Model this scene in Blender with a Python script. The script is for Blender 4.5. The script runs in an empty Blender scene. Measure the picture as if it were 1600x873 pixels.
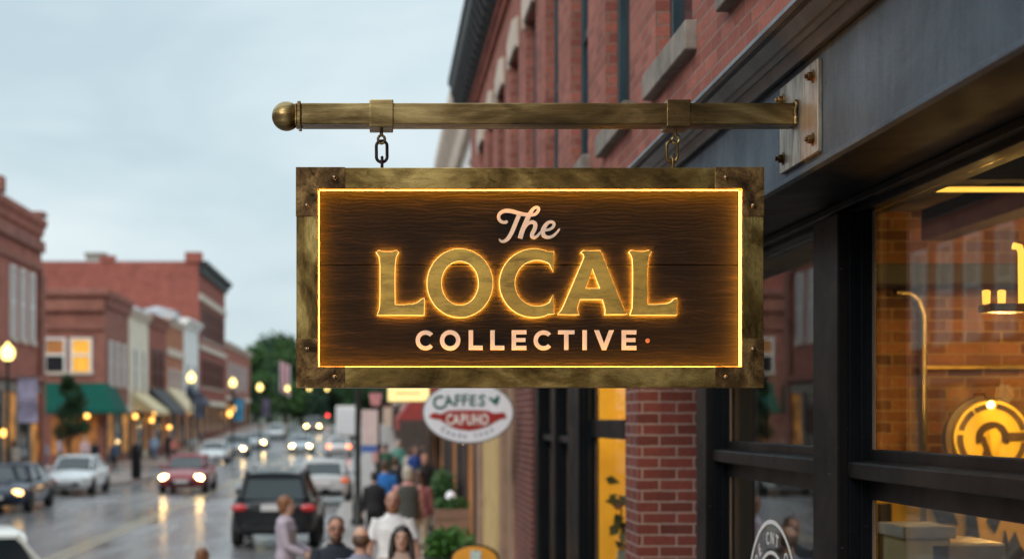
import bpy, bmesh, math, random
from mathutils import Vector, Matrix, noise as mnoise
R = math.radians
SC = bpy.context.scene
COL = SC.collection
CZ = 2.8            # eye height above the road
F = 2400.0          # focal length in photograph pixels
def at(px, py, d):  # photograph pixel at a real distance d -> world point
    return Vector(((px-593)/F*d, d, CZ-(py-655)/F*d))

# ------------------------------------------------------------------ mesh builder
class MB:
    def __init__(s): s.v=[]; s.f=[]
    def add(s, vs, fs):
        b=len(s.v); s.v.extend([tuple(p) for p in vs]); s.f.extend([tuple(i+b for i in f) for f in fs]); return s
    def box(s,x0,x1,y0,y1,z0,z1):
        vs=[(x,y,z) for z in (z0,z1) for y in (y0,y1) for x in (x0,x1)]
        return s.add(vs,[(0,2,3,1),(4,5,7,6),(0,1,5,4),(2,6,7,3),(0,4,6,2),(1,3,7,5)])
    def prism(s,pts,plane,a,b):
        n=len(pts)
        def m(p,t):
            return {'xz':(p[0],t,p[1]),'yz':(t,p[0],p[1]),'xy':(p[0],p[1],t)}[plane]
        vs=[m(p,a) for p in pts]+[m(p,b) for p in pts]
        fs=[tuple(range(n)),tuple(range(2*n-1,n-1,-1))]+[(i,(i+1)%n,n+(i+1)%n,n+i) for i in range(n)]
        return s.add(vs,fs)
    def loft(s,rings,cap=True):
        n=len(rings[0]); vs=[p for r in rings for p in r]; fs=[]
        for k in range(len(rings)-1):
            for i in range(n):
                j=(i+1)%n; fs.append((k*n+i,k*n+j,(k+1)*n+j,(k+1)*n+i))
        if cap: fs.append(tuple(range(n-1,-1,-1))); fs.append(tuple((len(rings)-1)*n+i for i in range(n)))
        return s.add(vs,fs)
    def tube(s,pts,rad,n=8,closed=False):
        pts=[Vector(p) for p in pts]
        if not isinstance(rad,(list,tuple)): rad=[rad]*len(pts)
        rings=[]; up=None
        for i,p in enumerate(pts):
            if closed: d=pts[(i+1)%len(pts)]-pts[i-1]
            else: d=pts[min(i+1,len(pts)-1)]-pts[max(i-1,0)]
            d.normalize()
            if up is None:
                up=Vector((0,0,1)) if abs(d.z)<.9 else Vector((1,0,0))
            a=d.cross(up)
            if a.length<1e-5: a=d.orthogonal()
            a.normalize(); b=a.cross(d).normalized(); up=b
            rings.append([p+a*(rad[i]*math.cos(2*math.pi*k/n))+b*(rad[i]*math.sin(2*math.pi*k/n)) for k in range(n)])
        if closed:
            rings.append(rings[0]); return s.loft(rings,False)
        return s.loft(rings)
    def lathe(s,prof,o,axis='z',n=20):
        rings=[]
        for r,t in prof:
            rg=[]
            for k in range(n):
                c,q=r*math.cos(2*math.pi*k/n),r*math.sin(2*math.pi*k/n)
                rg.append({'z':(o[0]+c,o[1]+q,o[2]+t),'x':(o[0]+t,o[1]+c,o[2]+q),'y':(o[0]+c,o[1]+t,o[2]+q)}[axis])
            rings.append(rg)
        return s.loft(rings)
    def ell(s,o,r,n=14,m=9):
        if not isinstance(r,(list,tuple)): r=(r,r,r)
        rings=[]
        for i in range(m+1):
            ph=-math.pi/2+math.pi*(.03+.94*i/m)
            rings.append([(o[0]+r[0]*math.cos(ph)*math.cos(2*math.pi*k/n),o[1]+r[1]*math.cos(ph)*math.sin(2*math.pi*k/n),o[2]+r[2]*math.sin(ph)) for k in range(n)])
        return s.loft(rings)

ORG={}   # root name -> vector subtracted from its parts' world coordinates
def org_of(o):
    while o is not None:
        if o.name in ORG: return ORG[o.name]
        o=o.parent
    return Vector((0,0,0))
def tag(o,label=None,cat=None,group=None,kind=None):
    if label: o['label']=label
    if cat: o['category']=cat
    if group: o['group']=group
    if kind: o['kind']=kind
    return o
def thing(name,label,cat,loc=(0,0,0),group=None,local=False,rz=0):
    o=bpy.data.objects.new(name,None); COL.objects.link(o); o.location=loc; o.rotation_euler=(0,0,rz); o.empty_display_size=.1
    ORG[o.name]=Vector((0,0,0)) if local else Vector(loc)
    return tag(o,label,cat,group)
def mesh_of(name,mb,mat,smooth=None,org=Vector((0,0,0)),fix=True):
    me=bpy.data.meshes.new(name); me.from_pydata([(p[0]-org[0],p[1]-org[1],p[2]-org[2]) for p in mb.v],[],mb.f)
    if fix:
        bm=bmesh.new(); bm.from_mesh(me); bmesh.ops.recalc_face_normals(bm,faces=bm.faces); bm.to_mesh(me); bm.free()
    if mat: me.materials.append(mat)
    if smooth is not None:
        for p in me.polygons: p.use_smooth=True
        me.set_sharp_from_angle(angle=R(smooth))
    me.update(); return me
def build(name,mb,mat,parent=None,smooth=None,bevel=0,subsurf=0,loc=None,seg=2,label=None):
    org=org_of(parent) if parent is not None else (Vector(loc) if loc is not None else Vector((0,0,0)))
    me=mb if isinstance(mb,bpy.types.Mesh) else mesh_of(name,mb,mat,smooth,org)
    o=bpy.data.objects.new(name,me); COL.objects.link(o)
    if parent is not None: o.parent=parent
    elif loc is not None: o.location=loc; ORG[o.name]=Vector(loc)
    if bevel:
        m=o.modifiers.new('bevel','BEVEL'); m.width=bevel; m.segments=seg; m.limit_method='ANGLE'; m.angle_limit=R(40)
    if subsurf:
        m=o.modifiers.new('sub','SUBSURF'); m.levels=subsurf; m.render_levels=subsurf
    if label: o['label']=label
    return o
def build_split(name,mb,*a,**k):
    """one object for every connected piece of the builder"""
    par=list(range(len(mb.v)))
    def fd(i):
        while par[i]!=i: par[i]=par[par[i]]; i=par[i]
        return i
    for f in mb.f:
        for i in f[1:]: par[fd(i)]=fd(f[0])
    gr={}
    for f in mb.f: gr.setdefault(fd(f[0]),[]).append(f)
    out=[]
    for fs in gr.values():
        ids=sorted({i for f in fs for i in f}); mp={j:n for n,j in enumerate(ids)}
        q=MB(); q.v=[mb.v[j] for j in ids]; q.f=[tuple(mp[i] for i in f) for f in fs]; out.append(build(name,q,*a,**k))
    return out
def copy_tree(o,parent=None):
    c=o.copy(); COL.objects.link(c)
    if parent is not None: c.parent=parent
    for ch in list(o.children): copy_tree(ch,c)
    return c
def eval_mesh(o):
    dg=bpy.context.evaluated_depsgraph_get(); dg.update()
    return bpy.data.meshes.new_from_object(o.evaluated_get(dg))
def remesh(mb,voxel,smooth_iter=3):
    me=mesh_of('tmp',mb,None); o=bpy.data.objects.new('tmp',me); COL.objects.link(o)
    m=o.modifiers.new('r','REMESH'); m.mode='VOXEL'; m.voxel_size=voxel; m.use_smooth_shade=True
    if smooth_iter:
        s=o.modifiers.new('s','SMOOTH'); s.iterations=smooth_iter; s.factor=.5
    r=eval_mesh(o); bpy.data.objects.remove(o); bpy.data.meshes.remove(me)
    return r
def curve_mesh(loops,ext,bev=0.0):
    cu=bpy.data.curves.new('tmp','CURVE'); cu.dimensions='2D'; cu.fill_mode='BOTH'; cu.extrude=ext; cu.bevel_depth=bev; cu.bevel_resolution=1
    for lp in loops:
        sp=cu.splines.new('POLY'); sp.points.add(len(lp)-1); sp.use_cyclic_u=True
        for p,q in zip(sp.points,lp): p.co=(q[0],q[1],0,1)
    o=bpy.data.objects.new('tmp',cu); COL.objects.link(o); me=eval_mesh(o)
    bpy.data.objects.remove(o); bpy.data.curves.remove(cu); return me
_fc={}
def char_geo(ch,bold=0.0):
    """outline mesh of one character of Blender's own built-in font, unit size"""
    k=(ch,bold)
    if k not in _fc:
        cu=bpy.data.curves.new('tmp','FONT'); cu.body=ch; cu.size=1; cu.extrude=.02; cu.offset=bold; cu.resolution_u=4; cu.align_x='CENTER'
        o=bpy.data.objects.new('tmp',cu); COL.objects.link(o); me=eval_mesh(o)
        _fc[k]=([tuple(v.co) for v in me.vertices],[tuple(p.vertices) for p in me.polygons])
        bpy.data.objects.remove(o); bpy.data.curves.remove(cu); bpy.data.meshes.remove(me)
    return _fc[k]
def put_char(mb,ch,M,bold=0.0):
    vs,fs=char_geo(ch,bold); mb.add([M@Vector(p) for p in vs],fs)
def add_mesh(mb,me,M):
    mb.add([M@v.co for v in me.vertices],[tuple(p.vertices) for p in me.polygons])
STAND=Matrix.Rotation(R(90),4,'X')     # flat XY drawing -> upright, facing -Y

# ------------------------------------------------------------------ materials
def newmat(name):
    m=bpy.data.materials.new(name); m.use_nodes=True; nt=m.node_tree
    return m,nt,nt.nodes['Principled BSDF'],(lambda t:nt.nodes.new(t)),(lambda a,b:nt.links.new(a,b))
def texco(N,L,scale=(1,1,1),kind='Object'):
    t=N('ShaderNodeTexCoord'); mp=N('ShaderNodeMapping'); mp.inputs['Scale'].default_value=scale
    L(t.outputs[kind],mp.inputs['Vector']); return mp.outputs['Vector']
def noise(N,L,vec,scale,detail=5,rough=.6,dist=0):
    n=N('ShaderNodeTexNoise'); n.inputs['Scale'].default_value=scale; n.inputs['Detail'].default_value=detail; n.inputs['Roughness'].default_value=rough
    n.inputs['Distortion'].default_value=dist; L(vec,n.inputs['Vector']); return n.outputs['Fac']
def ramp(N,L,fac,stops):
    r=N('ShaderNodeValToRGB'); e=r.color_ramp.elements
    while len(e)<len(stops): e.new(.5)
    for k,(p,c) in enumerate(stops):
        e[k].position=p; e[k].color=(*c,1) if not isinstance(c,(int,float)) else (c,c,c,1)
    L(fac,r.inputs['Fac']); return r.outputs['Color']
def mixc(N,L,fac,a,b,mode='MIX'):
    m=N('ShaderNodeMix'); m.data_type='RGBA'; m.blend_type=mode
    for sock,val in ((m.inputs[0],fac),(m.inputs[6],a),(m.inputs[7],b)):
        if isinstance(val,(int,float)): sock.default_value=val
        elif isinstance(val,tuple): sock.default_value=(*val,1)
        else: L(val,sock)
    return m.outputs[2]
def bump(N,L,b,h,strength,dist=.01):
    n=N('ShaderNodeBump'); n.inputs['Strength'].default_value=strength; n.inputs['Distance'].default_value=dist
    L(h,n.inputs['Height']); L(n.outputs['Normal'],b.inputs['Normal']); return n
MC={}
def mat(name,col,rough=.6,metal=0,var=.18,scale=6,bmp=0,stretch=(1,1,1),emit=None,es=0,coat=0,spec=.5,col2=None):
    if name in MC: return MC[name]
    m,nt,b,N,L=newmat(name)
    v=texco(N,L,stretch); f=noise(N,L,v,scale)
    c2=col2 or tuple(min(1,c*(1+var)) for c in col)
    L(ramp(N,L,f,[(.3,tuple(c*(1-var) for c in col)),(.7,c2)]),b.inputs['Base Color'])
    L(ramp(N,L,f,[(.25,max(.02,rough-.08)),(.75,min(1,rough+.1))]),b.inputs['Roughness'])
    b.inputs['Metallic'].default_value=metal; b.inputs['Specular IOR Level'].default_value=spec
    if coat: b.inputs['Coat Weight'].default_value=coat; b.inputs['Coat Roughness'].default_value=.04
    if bmp: bump(N,L,b,noise(N,L,v,scale*6),bmp)
    if emit:
        b.inputs['Emission Color'].default_value=(*emit,1); b.inputs['Emission Strength'].default_value=es
    MC[name]=m; return m
def glow(name,col,es,var=.0,scale=3):
    if name in MC: return MC[name]
    m,nt,b,N,L=newmat(name); b.inputs['Base Color'].default_value=(.5*col[0],.5*col[1],.5*col[2],1)
    b.inputs['Emission Strength'].default_value=es
    v=texco(N,L); f=noise(N,L,v,scale,3)
    L(ramp(N,L,f,[(.46,tuple(c*(1-var) for c in col)),(.72,col)]),b.inputs['Emission Color'])
    MC[name]=m; return m
def brick(name,c1,c2,mortar,bw=.21,rh=.0677,ms=.007,rough=.85,bmp=.6,grime=.35,off=0):
    if name in MC: return MC[name]
    m,nt,b,N,L=newmat(name)
    t=N('ShaderNodeTexCoord'); s=N('ShaderNodeSeparateXYZ'); L(t.outputs['Object'],s.inputs[0])
    a=N('ShaderNodeMath'); a.operation='ADD'; L(s.outputs[0],a.inputs[0]); L(s.outputs[1],a.inputs[1])
    c=N('ShaderNodeCombineXYZ'); L(a.outputs[0],c.inputs[0]); L(s.outputs[2],c.inputs[1]); c.inputs[2].default_value=0
    nv=N('ShaderNodeTexNoise'); nv.inputs['Scale'].default_value=14; L(t.outputs['Object'],nv.inputs['Vector'])
    sc=N('ShaderNodeVectorMath'); sc.operation='MULTIPLY_ADD'; L(nv.outputs['Color'],sc.inputs[0]); sc.inputs[1].default_value=(.006,.006,0); L(c.outputs[0],sc.inputs[2])
    bt=N('ShaderNodeTexBrick'); L(sc.outputs[0],bt.inputs['Vector'])
    bt.inputs['Scale'].default_value=1; bt.inputs['Brick Width'].default_value=bw; bt.inputs['Row Height'].default_value=rh; bt.inputs['Mortar Size'].default_value=ms
    bt.inputs['Mortar Smooth'].default_value=.25; bt.inputs['Bias'].default_value=-.1
    bt.inputs['Color1'].default_value=(*c1,1); bt.inputs['Color2'].default_value=(*c2,1); bt.inputs['Mortar'].default_value=(*mortar,1)
    n1=noise(N,L,t.outputs['Object'],1.1,6,.65); n2=noise(N,L,t.outputs['Object'],40,4)
    g=mixc(N,L,1.0,bt.outputs['Color'],ramp(N,L,n1,[(.3,1-grime),(.72,1.12)]),'MULTIPLY')
    g=mixc(N,L,1.0,g,ramp(N,L,n2,[(.25,.78),(.75,1.15)]),'MULTIPLY')
    L(g,b.inputs['Base Color']); b.inputs['Roughness'].default_value=rough; b.inputs['Specular IOR Level'].default_value=.25
    inv=N('ShaderNodeMath'); inv.operation='MULTIPLY_ADD'; L(bt.outputs['Fac'],inv.inputs[0]); inv.inputs[1].default_value=-1; 
    ad=N('ShaderNodeMath'); ad.operation='MULTIPLY'; L(n2,ad.inputs[0]); ad.inputs[1].default_value=.6; L(ad.outputs[0],inv.inputs[2])
    bump(N,L,b,inv.outputs[0],bmp,.008)
    MC[name]=m; return m
def brass(name,dark,mid,light,rough=.42,scale=5,stretch=(1,1,1),metal=.9,fine=(1,1,1),blot=.75):
    if name in MC: return MC[name]
    m,nt,b,N,L=newmat(name); v=texco(N,L,stretch)
    f1=noise(N,L,v,scale,7,.62,.6); f2=noise(N,L,texco(N,L,fine),scale*9,6,.7); f3=noise(N,L,v,scale*2.3,3,.5,1.2)
    c=ramp(N,L,f1,[(.34,dark),(.49,mid),(.66,light)])
    c=mixc(N,L,1.0,c,ramp(N,L,f2,[(.30,.42),(.52,.98),(.75,1.22)]),'MULTIPLY')
    c=mixc(N,L,ramp(N,L,f3,[(.62,0),(.74,blot)]),c,tuple(x*.45 for x in dark))
    L(c,b.inputs['Base Color']); b.inputs['Metallic'].default_value=metal
    L(ramp(N,L,f2,[(.3,rough+.18),(.7,rough-.1)]),b.inputs['Roughness'])
    bump(N,L,b,f2,.18,.004); MC[name]=m; return m
def glass(name,tint=(.9,.95,.95),ior=1.6,rough=.0):
    if name in MC: return MC[name]
    m,nt,b,N,L=newmat(name); nt.nodes.remove(b); out=nt.nodes['Material Output']
    tr=N('ShaderNodeBsdfTransparent'); tr.inputs['Color'].default_value=(*tint,1)
    gl=N('ShaderNodeBsdfGlossy'); gl.inputs['Roughness'].default_value=rough; gl.inputs['Color'].default_value=(.95,.97,1,1)
    ge=N('ShaderNodeNewGeometry'); dt=N('ShaderNodeVectorMath'); dt.operation='DOT_PRODUCT'; L(ge.outputs['Incoming'],dt.inputs[0]); L(ge.outputs['Normal'],dt.inputs[1])
    def mth(op,x,y=None,clamp=False):
        q=N('ShaderNodeMath'); q.operation=op; q.use_clamp=clamp
        for k,vv in enumerate((x,y)):
            if vv is None: continue
            if isinstance(vv,(int,float)): q.inputs[k].default_value=vv
            else: L(vv,q.inputs[k])
        return q.outputs[0]
    sch=mth('POWER',mth('SUBTRACT',1.0,mth('ABSOLUTE',dt.outputs['Value'])),5.0)
    fac=mth('MULTIPLY',mth('ADD',mth('MULTIPLY',sch,.95),.05),ior,True)
    v=texco(N,L); n=noise(N,L,v,1.3,2); bp=N('ShaderNodeBump'); bp.inputs['Strength'].default_value=.02; bp.inputs['Distance'].default_value=.02
    L(n,bp.inputs['Height']); L(bp.outputs['Normal'],gl.inputs['Normal'])
    mx=N('ShaderNodeMixShader'); L(fac,mx.inputs[0]); L(tr.outputs[0],mx.inputs[1]); L(gl.outputs[0],mx.inputs[2]); L(mx.outputs[0],out.inputs['Surface'])
    MC[name]=m; return m

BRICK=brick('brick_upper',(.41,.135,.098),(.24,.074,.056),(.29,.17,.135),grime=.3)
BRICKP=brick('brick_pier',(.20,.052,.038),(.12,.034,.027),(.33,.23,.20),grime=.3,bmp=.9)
BRICKI=brick('brick_inside',(.38,.16,.065),(.11,.045,.024),(.40,.24,.12),bw=.22,rh=.068,grime=.7,bmp=1)
BR_A=brick('brick_row_red',(.43,.125,.085),(.32,.09,.065),(.42,.25,.19))
BR_B=brick('brick_row_brown',(.34,.12,.085),(.25,.085,.062),(.33,.2,.16))
BR_C=brick('brick_row_orange',(.52,.18,.085),(.40,.14,.07),(.42,.26,.19))
BR_G=brick('brick_row_deep',(.37,.09,.066),(.28,.07,.053),(.32,.17,.13))
CREAM=mat('cream_masonry',(.66,.59,.47),.85,var=.15,scale=1.2,bmp=.1)
WHITEM=mat('white_masonry',(.70,.70,.68),.85,var=.12,scale=1.2,bmp=.1)
STONE=mat('limestone',(.22,.19,.16),.9,var=.4,scale=7,bmp=.4)
PALE=mat('pale_stone',(.55,.46,.38),.9,var=.2,scale=3,bmp=.2)
DARKTRIM=mat('dark_cornice_paint',(.022,.026,.029),.5,spec=.2,var=.3,scale=5,bmp=.1)
def steel_mat(name,c1,c2,rough,sc=2.2,spec=.16):
    if name in MC: return MC[name]
    m,nt,b,N,L=newmat(name); v=texco(N,L)
    f1=noise(N,L,v,sc,7,.65,.4); f2=noise(N,L,v,120,4,.7); vz=texco(N,L,(30,30,1.2)); f3=noise(N,L,vz,1.6,4)
    c=ramp(N,L,f1,[(.3,c1),(.7,c2)]); c=mixc(N,L,.8,c,ramp(N,L,f2,[(.3,.7),(.7,1.25)]),'MULTIPLY'); c=mixc(N,L,.6,c,ramp(N,L,f3,[(.35,.7),(.7,1.15)]),'MULTIPLY'); f4=noise(N,L,v,34,2,.5,.8); c=mixc(N,L,ramp(N,L,f4,[(.735,0),(.755,.85)]),c,(.012,.011,.010)); f5=noise(N,L,texco(N,L,(9,2.2,40)),2.5,3,.6,1.5); c=mixc(N,L,ramp(N,L,f5,[(.70,0),(.74,.35)]),c,(.26,.27,.28))
    L(c,b.inputs['Base Color']); L(ramp(N,L,f1,[(.3,rough+.14),(.7,rough-.06)]),b.inputs['Roughness'])
    b.inputs['Metallic'].default_value=.15; b.inputs['Specular IOR Level'].default_value=spec; bump(N,L,b,f2,.25,.002); MC[name]=m; return m
FASCIA=steel_mat('fascia_steel',(.040,.060,.085),(.082,.112,.145),.45,spec=.3)
STEEL=steel_mat('frame_steel',(.007,.0065,.007),(.018,.016,.0165),.42,spec=.09)
CORNS=steel_mat('cornice_steel',(.022,.024,.028),(.05,.052,.056),.32,spec=.5)
STEELD=steel_mat('frame_steel_dark',(.004,.0055,.007),(.008,.010,.012),.42,spec=.07)
TEAL=mat('teal_window_paint',(.018,.045,.06),.35,var=.25,scale=4,bmp=.05)
DGLASS=mat('dark_glass',(.018,.022,.026),.05,var=.3,scale=1.5,spec=.6)
WGLASS=glass('shop_glass',(.94,.96,.94),.78)
CLEARG=glass('clear_glass',(.96,.97,.95),.2)
BLACKP=mat('black_paint',(.014,.015,.017),.4,var=.2,scale=8,spec=.2)
WHITEP=mat('white_paint',(.74,.73,.70),.5,var=.06,scale=5)
BAR=brass('brass_bar',(.05,.03,.012),(.21,.14,.055),(.54,.40,.17),.28,4.2,(.5,1.2,1.6),fine=(.10,1,2.2),blot=.45)
FRAMEB=brass('brass_frame',(.05,.029,.010),(.25,.16,.048),(.66,.48,.165),.28,6.2,(.6,1,1.0),fine=(.3,1,1.4),blot=.6)
FRAMEV=brass('brass_frame_side',(.05,.029,.010),(.25,.16,.048),(.66,.48,.165),.28,6.2,(1.0,1,.6),fine=(1.4,1,.3),blot=.6)
CORNB=brass('brass_corner',(.03,.018,.009),(.15,.085,.033),(.42,.26,.10),.40,12)
LETB=brass('brass_letter',(.44,.255,.046),(.56,.34,.062),(.68,.44,.09),.40,4,metal=.35,fine=(.25,1,1),blot=.15)
PLATEB=brass('bracket_plate_steel',(.27,.23,.18),(.36,.315,.25),(.45,.40,.32),.38,2.5,metal=.7,fine=(1,1,.2),blot=.2)
# ------------------------------------------------------------------ camera, sky, sun
cam=bpy.data.cameras.new('camera'); co=bpy.data.objects.new('camera',cam); COL.objects.link(co); SC.camera=co
co.location=(0,0,CZ); co.rotation_euler=(R(90),0,0)
cam.sensor_width=36; cam.lens=54; cam.shift_x=207/1600; cam.shift_y=218.5/1600; cam.clip_start=.05; cam.clip_end=5000
cam.dof.use_dof=True; cam.dof.focus_distance=4.95; cam.dof.aperture_fstop=2.4
SC.view_settings.view_transform='Standard'; SC.view_settings.look='None'; SC.view_settings.gamma=1; SC.view_settings.exposure=0.08
SC.view_settings.use_curve_mapping=False
SC.cycles.use_denoising=True; SC.cycles.max_bounces=7; SC.cycles.transparent_max_bounces=16
SC.cycles.sample_clamp_indirect=8; SC.cycles.caustics_reflective=False; SC.cycles.caustics_refractive=False
w=bpy.data.worlds.new('World'); SC.world=w; w.use_nodes=True
SUN_EL,SUN_AZ=R(32),R(215)
def make_sky():
    nt=w.node_tree; N=lambda t:nt.nodes.new(t); L=lambda a,b:nt.links.new(a,b)
    bg=nt.nodes['Background']; bg.inputs['Strength'].default_value=.1
    sk=N('ShaderNodeTexSky'); sk.sky_type='NISHITA'; sk.sun_disc=False; sk.sun_elevation=SUN_EL; sk.sun_rotation=SUN_AZ
    sk.air_density=1.2; sk.dust_density=3; sk.ozone_density=2
    tc=N('ShaderNodeTexCoord'); mp=N('ShaderNodeMapping'); mp.inputs['Scale'].default_value=(1,1,3.2); mp.inputs['Location'].default_value=(.35,.1,.25); L(tc.outputs['Generated'],mp.inputs[0])
    n1=noise(N,L,mp.outputs[0],2.6,4,.5,.5); n2=noise(N,L,mp.outputs[0],7,6,.55,.3)
    m=N('ShaderNodeMath'); m.operation='MULTIPLY_ADD'; L(n2,m.inputs[0]); m.inputs[1].default_value=.25; L(n1,m.inputs[2])
    cl=ramp(N,L,m.outputs[0],[(.44,(.50,.62,.68)),(.60,(.60,.715,.758)),(.78,(.725,.81,.835))])
    sx=N('ShaderNodeSeparateXYZ'); L(tc.outputs['Generated'],sx.inputs[0])
    mr=N('ShaderNodeMapRange'); mr.inputs['From Min'].default_value=.27; mr.inputs['From Max'].default_value=.9; mr.inputs['To Min'].default_value=11.4; mr.inputs['To Max'].default_value=24
    L(sx.outputs[2],mr.inputs['Value'])
    v=N('ShaderNodeVectorMath'); v.operation='SCALE'; L(cl,v.inputs[0]); L(mr.outputs[0],v.inputs['Scale'])
    c=mixc(N,L,.86,sk.outputs[0],v.outputs[0]); L(c,bg.inputs['Color'])
make_sky()
sd=bpy.data.lights.new('sun','SUN'); sd.energy=1.45; sd.angle=R(32); sd.color=(1,.93,.86)
so=bpy.data.objects.new('sun',sd); COL.objects.link(so)
_d=Vector((math.sin(SUN_AZ)*math.cos(SUN_EL),math.cos(SUN_AZ)*math.cos(SUN_EL),math.sin(SUN_EL)))
so.rotation_euler=(-_d).to_track_quat('-Z','Y').to_euler(); so.location=(-10,-10,40)

# ------------------------------------------------------------------ ground, road, pavements
def gz(y):
    t=min(1,max(0,(y-105)/105)); h=2.1*t*t*(3-2*t)
    if y>225: h+=(y-225)*.012
    return h
def strip(x0,x1,ys,dz,thick=None):
    mb=MB(); rows=[(y,gz(y)+dz) for y in ys]
    mb.add([p for y,z in rows for p in ((x0,y,z),(x1,y,z))],[(2*i,2*i+1,2*i+3,2*i+2) for i in range(len(rows)-1)])
    if thick:
        n=len(mb.v); mb.add([p for y,z in rows for p in ((x0,y,z-thick),(x1,y,z-thick))],[])
        mb.f+=[(2*i+1,n+2*i+1,n+2*i+3,2*i+3) for i in range(len(rows)-1)]+[(2*i,2*i+2,n+2*i+2,n+2*i) for i in range(len(rows)-1)]
        mb.f+=[(0,n,n+1,1)]; e=2*len(rows)-2; mb.f+=[(e,e+1,n+e+1,n+e)]
    return mb
YS=[-60,-20,0,10,20,30,40,50,60,70,80,90,100]+[105+7*i for i in range(16)]+[225]
def asphalt():
    m,nt,b,N,L=newmat('wet_asphalt'); v=texco(N,L); vs=texco(N,L,(1.0,.22,1))
    f1=noise(N,L,vs,.55,6,.62,.5); f2=noise(N,L,v,60,3); f3=noise(N,L,v,2.2,4)
    c=ramp(N,L,f1,[(.3,(.14,.136,.142)),(.7,(.25,.238,.242))]); c=mixc(N,L,.6,c,ramp(N,L,f2,[(.3,.7),(.7,1.25)]),'MULTIPLY')
    L(c,b.inputs['Base Color']); L(ramp(N,L,f1,[(.35,.13),(.65,.33)]),b.inputs['Roughness']); b.inputs['Specular IOR Level'].default_value=.6
    h=N('ShaderNodeMath'); h.operation='MULTIPLY_ADD'; L(f3,h.inputs[0]); h.inputs[1].default_value=3; L(f2,h.inputs[2]); bump(N,L,b,h.outputs[0],.10,.004)
    return m
ASPH=asphalt()
def paving(name,c1,c2,sz):
    m,nt,b,N,L=newmat(name); t=N('ShaderNodeTexCoord'); bt=N('ShaderNodeTexBrick'); L(t.outputs['Object'],bt.inputs['Vector'])
    bt.inputs['Scale'].default_value=1; bt.inputs['Brick Width'].default_value=sz*1.0; bt.inputs['Row Height'].default_value=sz; bt.inputs['Mortar Size'].default_value=.012; bt.offset=.0 if sz>.8 else .5
    bt.inputs['Color1'].default_value=(*c1,1); bt.inputs['Color2'].default_value=(*c2,1); bt.inputs['Mortar'].default_value=(.1,.085,.075,1)
    n=noise(N,L,t.outputs['Object'],1.3,6,.65); g=mixc(N,L,1.,bt.outputs['Color'],ramp(N,L,n,[(.3,.68),(.7,1.1)]),'MULTIPLY'); L(g,b.inputs['Base Color'])
    L(ramp(N,L,n,[(.3,.35),(.7,.65)]),b.inputs['Roughness']); bump(N,L,b,n,.1,.01); return m
PAVE=paving('pavement_slabs',(.36,.30,.27),(.31,.26,.235),1.2); PAVEL=paving('pavement_left_slabs',(.33,.25,.215),(.27,.20,.17),.6)
KERB=mat('kerb_concrete',(.36,.34,.32),.7,var=.15,scale=3)
GRASSM=mat('ground_soil',(.06,.075,.04),.95,var=.3,scale=.2)
def st(name,mb,m,smooth=None): return tag(build(name,mb,m,smooth=smooth),kind='structure')
g=MB(); ys=[-80,-20,0,40,80,105]+[115+10*i for i in range(12)]+[260,320,400,520,700,1000,1600,3000]
g.add([p for y in ys for p in ((-900,y,gz(y)-.05),(900,y,gz(y)-.05))],[(2*i,2*i+1,2*i+3,2*i+2) for i in range(len(ys)-1)]); st('ground',g,GRASSM)
st('road',strip(-13.2,-1.2,YS,0),ASPH)
g=MB(); g.add([(-75,75.5,.004),(-13.2,75.5,.004),(-13.2,91.5,.004),(-75,91.5,.004)],[(0,1,2,3)]); st('side_street',g,ASPH)
g=MB(); ys2=[204,209,214,219,224]; rows=[(y,gz(y)+.004) for y in ys2]
g.add([p for y,z in rows for p in ((-90,y,z),(60,y,z))],[(2*i,2*i+1,2*i+3,2*i+2) for i in range(4)]); st('cross_street',g,ASPH)
st('pavement_right',strip(-1.05,1.9,[y for y in YS if y<204],.15,.2),PAVE); st('kerb_right',strip(-1.2,-1.052,[y for y in YS if y<204],.152,.2),KERB)
def lstrip(name,x0,x1,ys,m,dz=.15): st(name,strip(x0,x1,ys,dz,.2),m)
n1=[-60,-20,0,20,40,60,75.4]; n2=[91.6,95,100]+[105+7*i for i in range(15)]
lstrip('pavement_left_near',-17.5,-12.75,n1,PAVEL); lstrip('kerb_left_near',-12.748,-12.6,n1,KERB,.152)
lstrip('pavement_left_far',-17.5,-11.55,n2,PAVEL); lstrip('kerb_left_far',-11.548,-11.4,n2,KERB,.152)
g=MB(); cs=[(-12.598,62),(-12.0,62.6),(-11.3,63.6),(-10.85,65),(-10.75,67),(-10.75,73.2),(-11.1,74.6),(-11.8,75.3),(-12.598,75.4)]
g.prism(cs,'xy',-.05,.15); st('pavement_corner',g,PAVEL)
YEL=mat('yellow_road_paint',(.32,.25,.14),.4,var=.35,scale=5,spec=.5); WHT=mat('white_road_paint',(.66,.65,.62),.5,var=.3,scale=5)
for nm,a,b_ in (('centre_line',-6.72,-6.60),('centre_line',-6.46,-6.34)): st(nm,strip(a,b_,[y for y in YS if -20<=y<203],.004),YEL)
g=MB()
for k in range(14):
    y=22+k*6.6; g.add([(-3.45,y,.004),(-1.25,y,.004),(-1.25,y+.1,.004),(-3.45,y+.1,.004)],[(0,1,2,3)])
st('parking_markings',g,WHT)

# ------------------------------------------------------------------ the brick corner building with the shop
RB=thing('brick_building','red brick building with black steel shopfront, tall sash windows and dark bracketed cornice','building',(1.45,0,0))
XW=1.45; WX1=8.2; UZ0=3.93; UZ1=10.1
SILLB,SILLT,HEAD=4.49,4.63,6.72
wins=[(8.07+1.78*k-.95,8.07+1.78*k) for k in range(-3,9)]
mb=MB(); Y0,Y1=1.0,24.4
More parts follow.
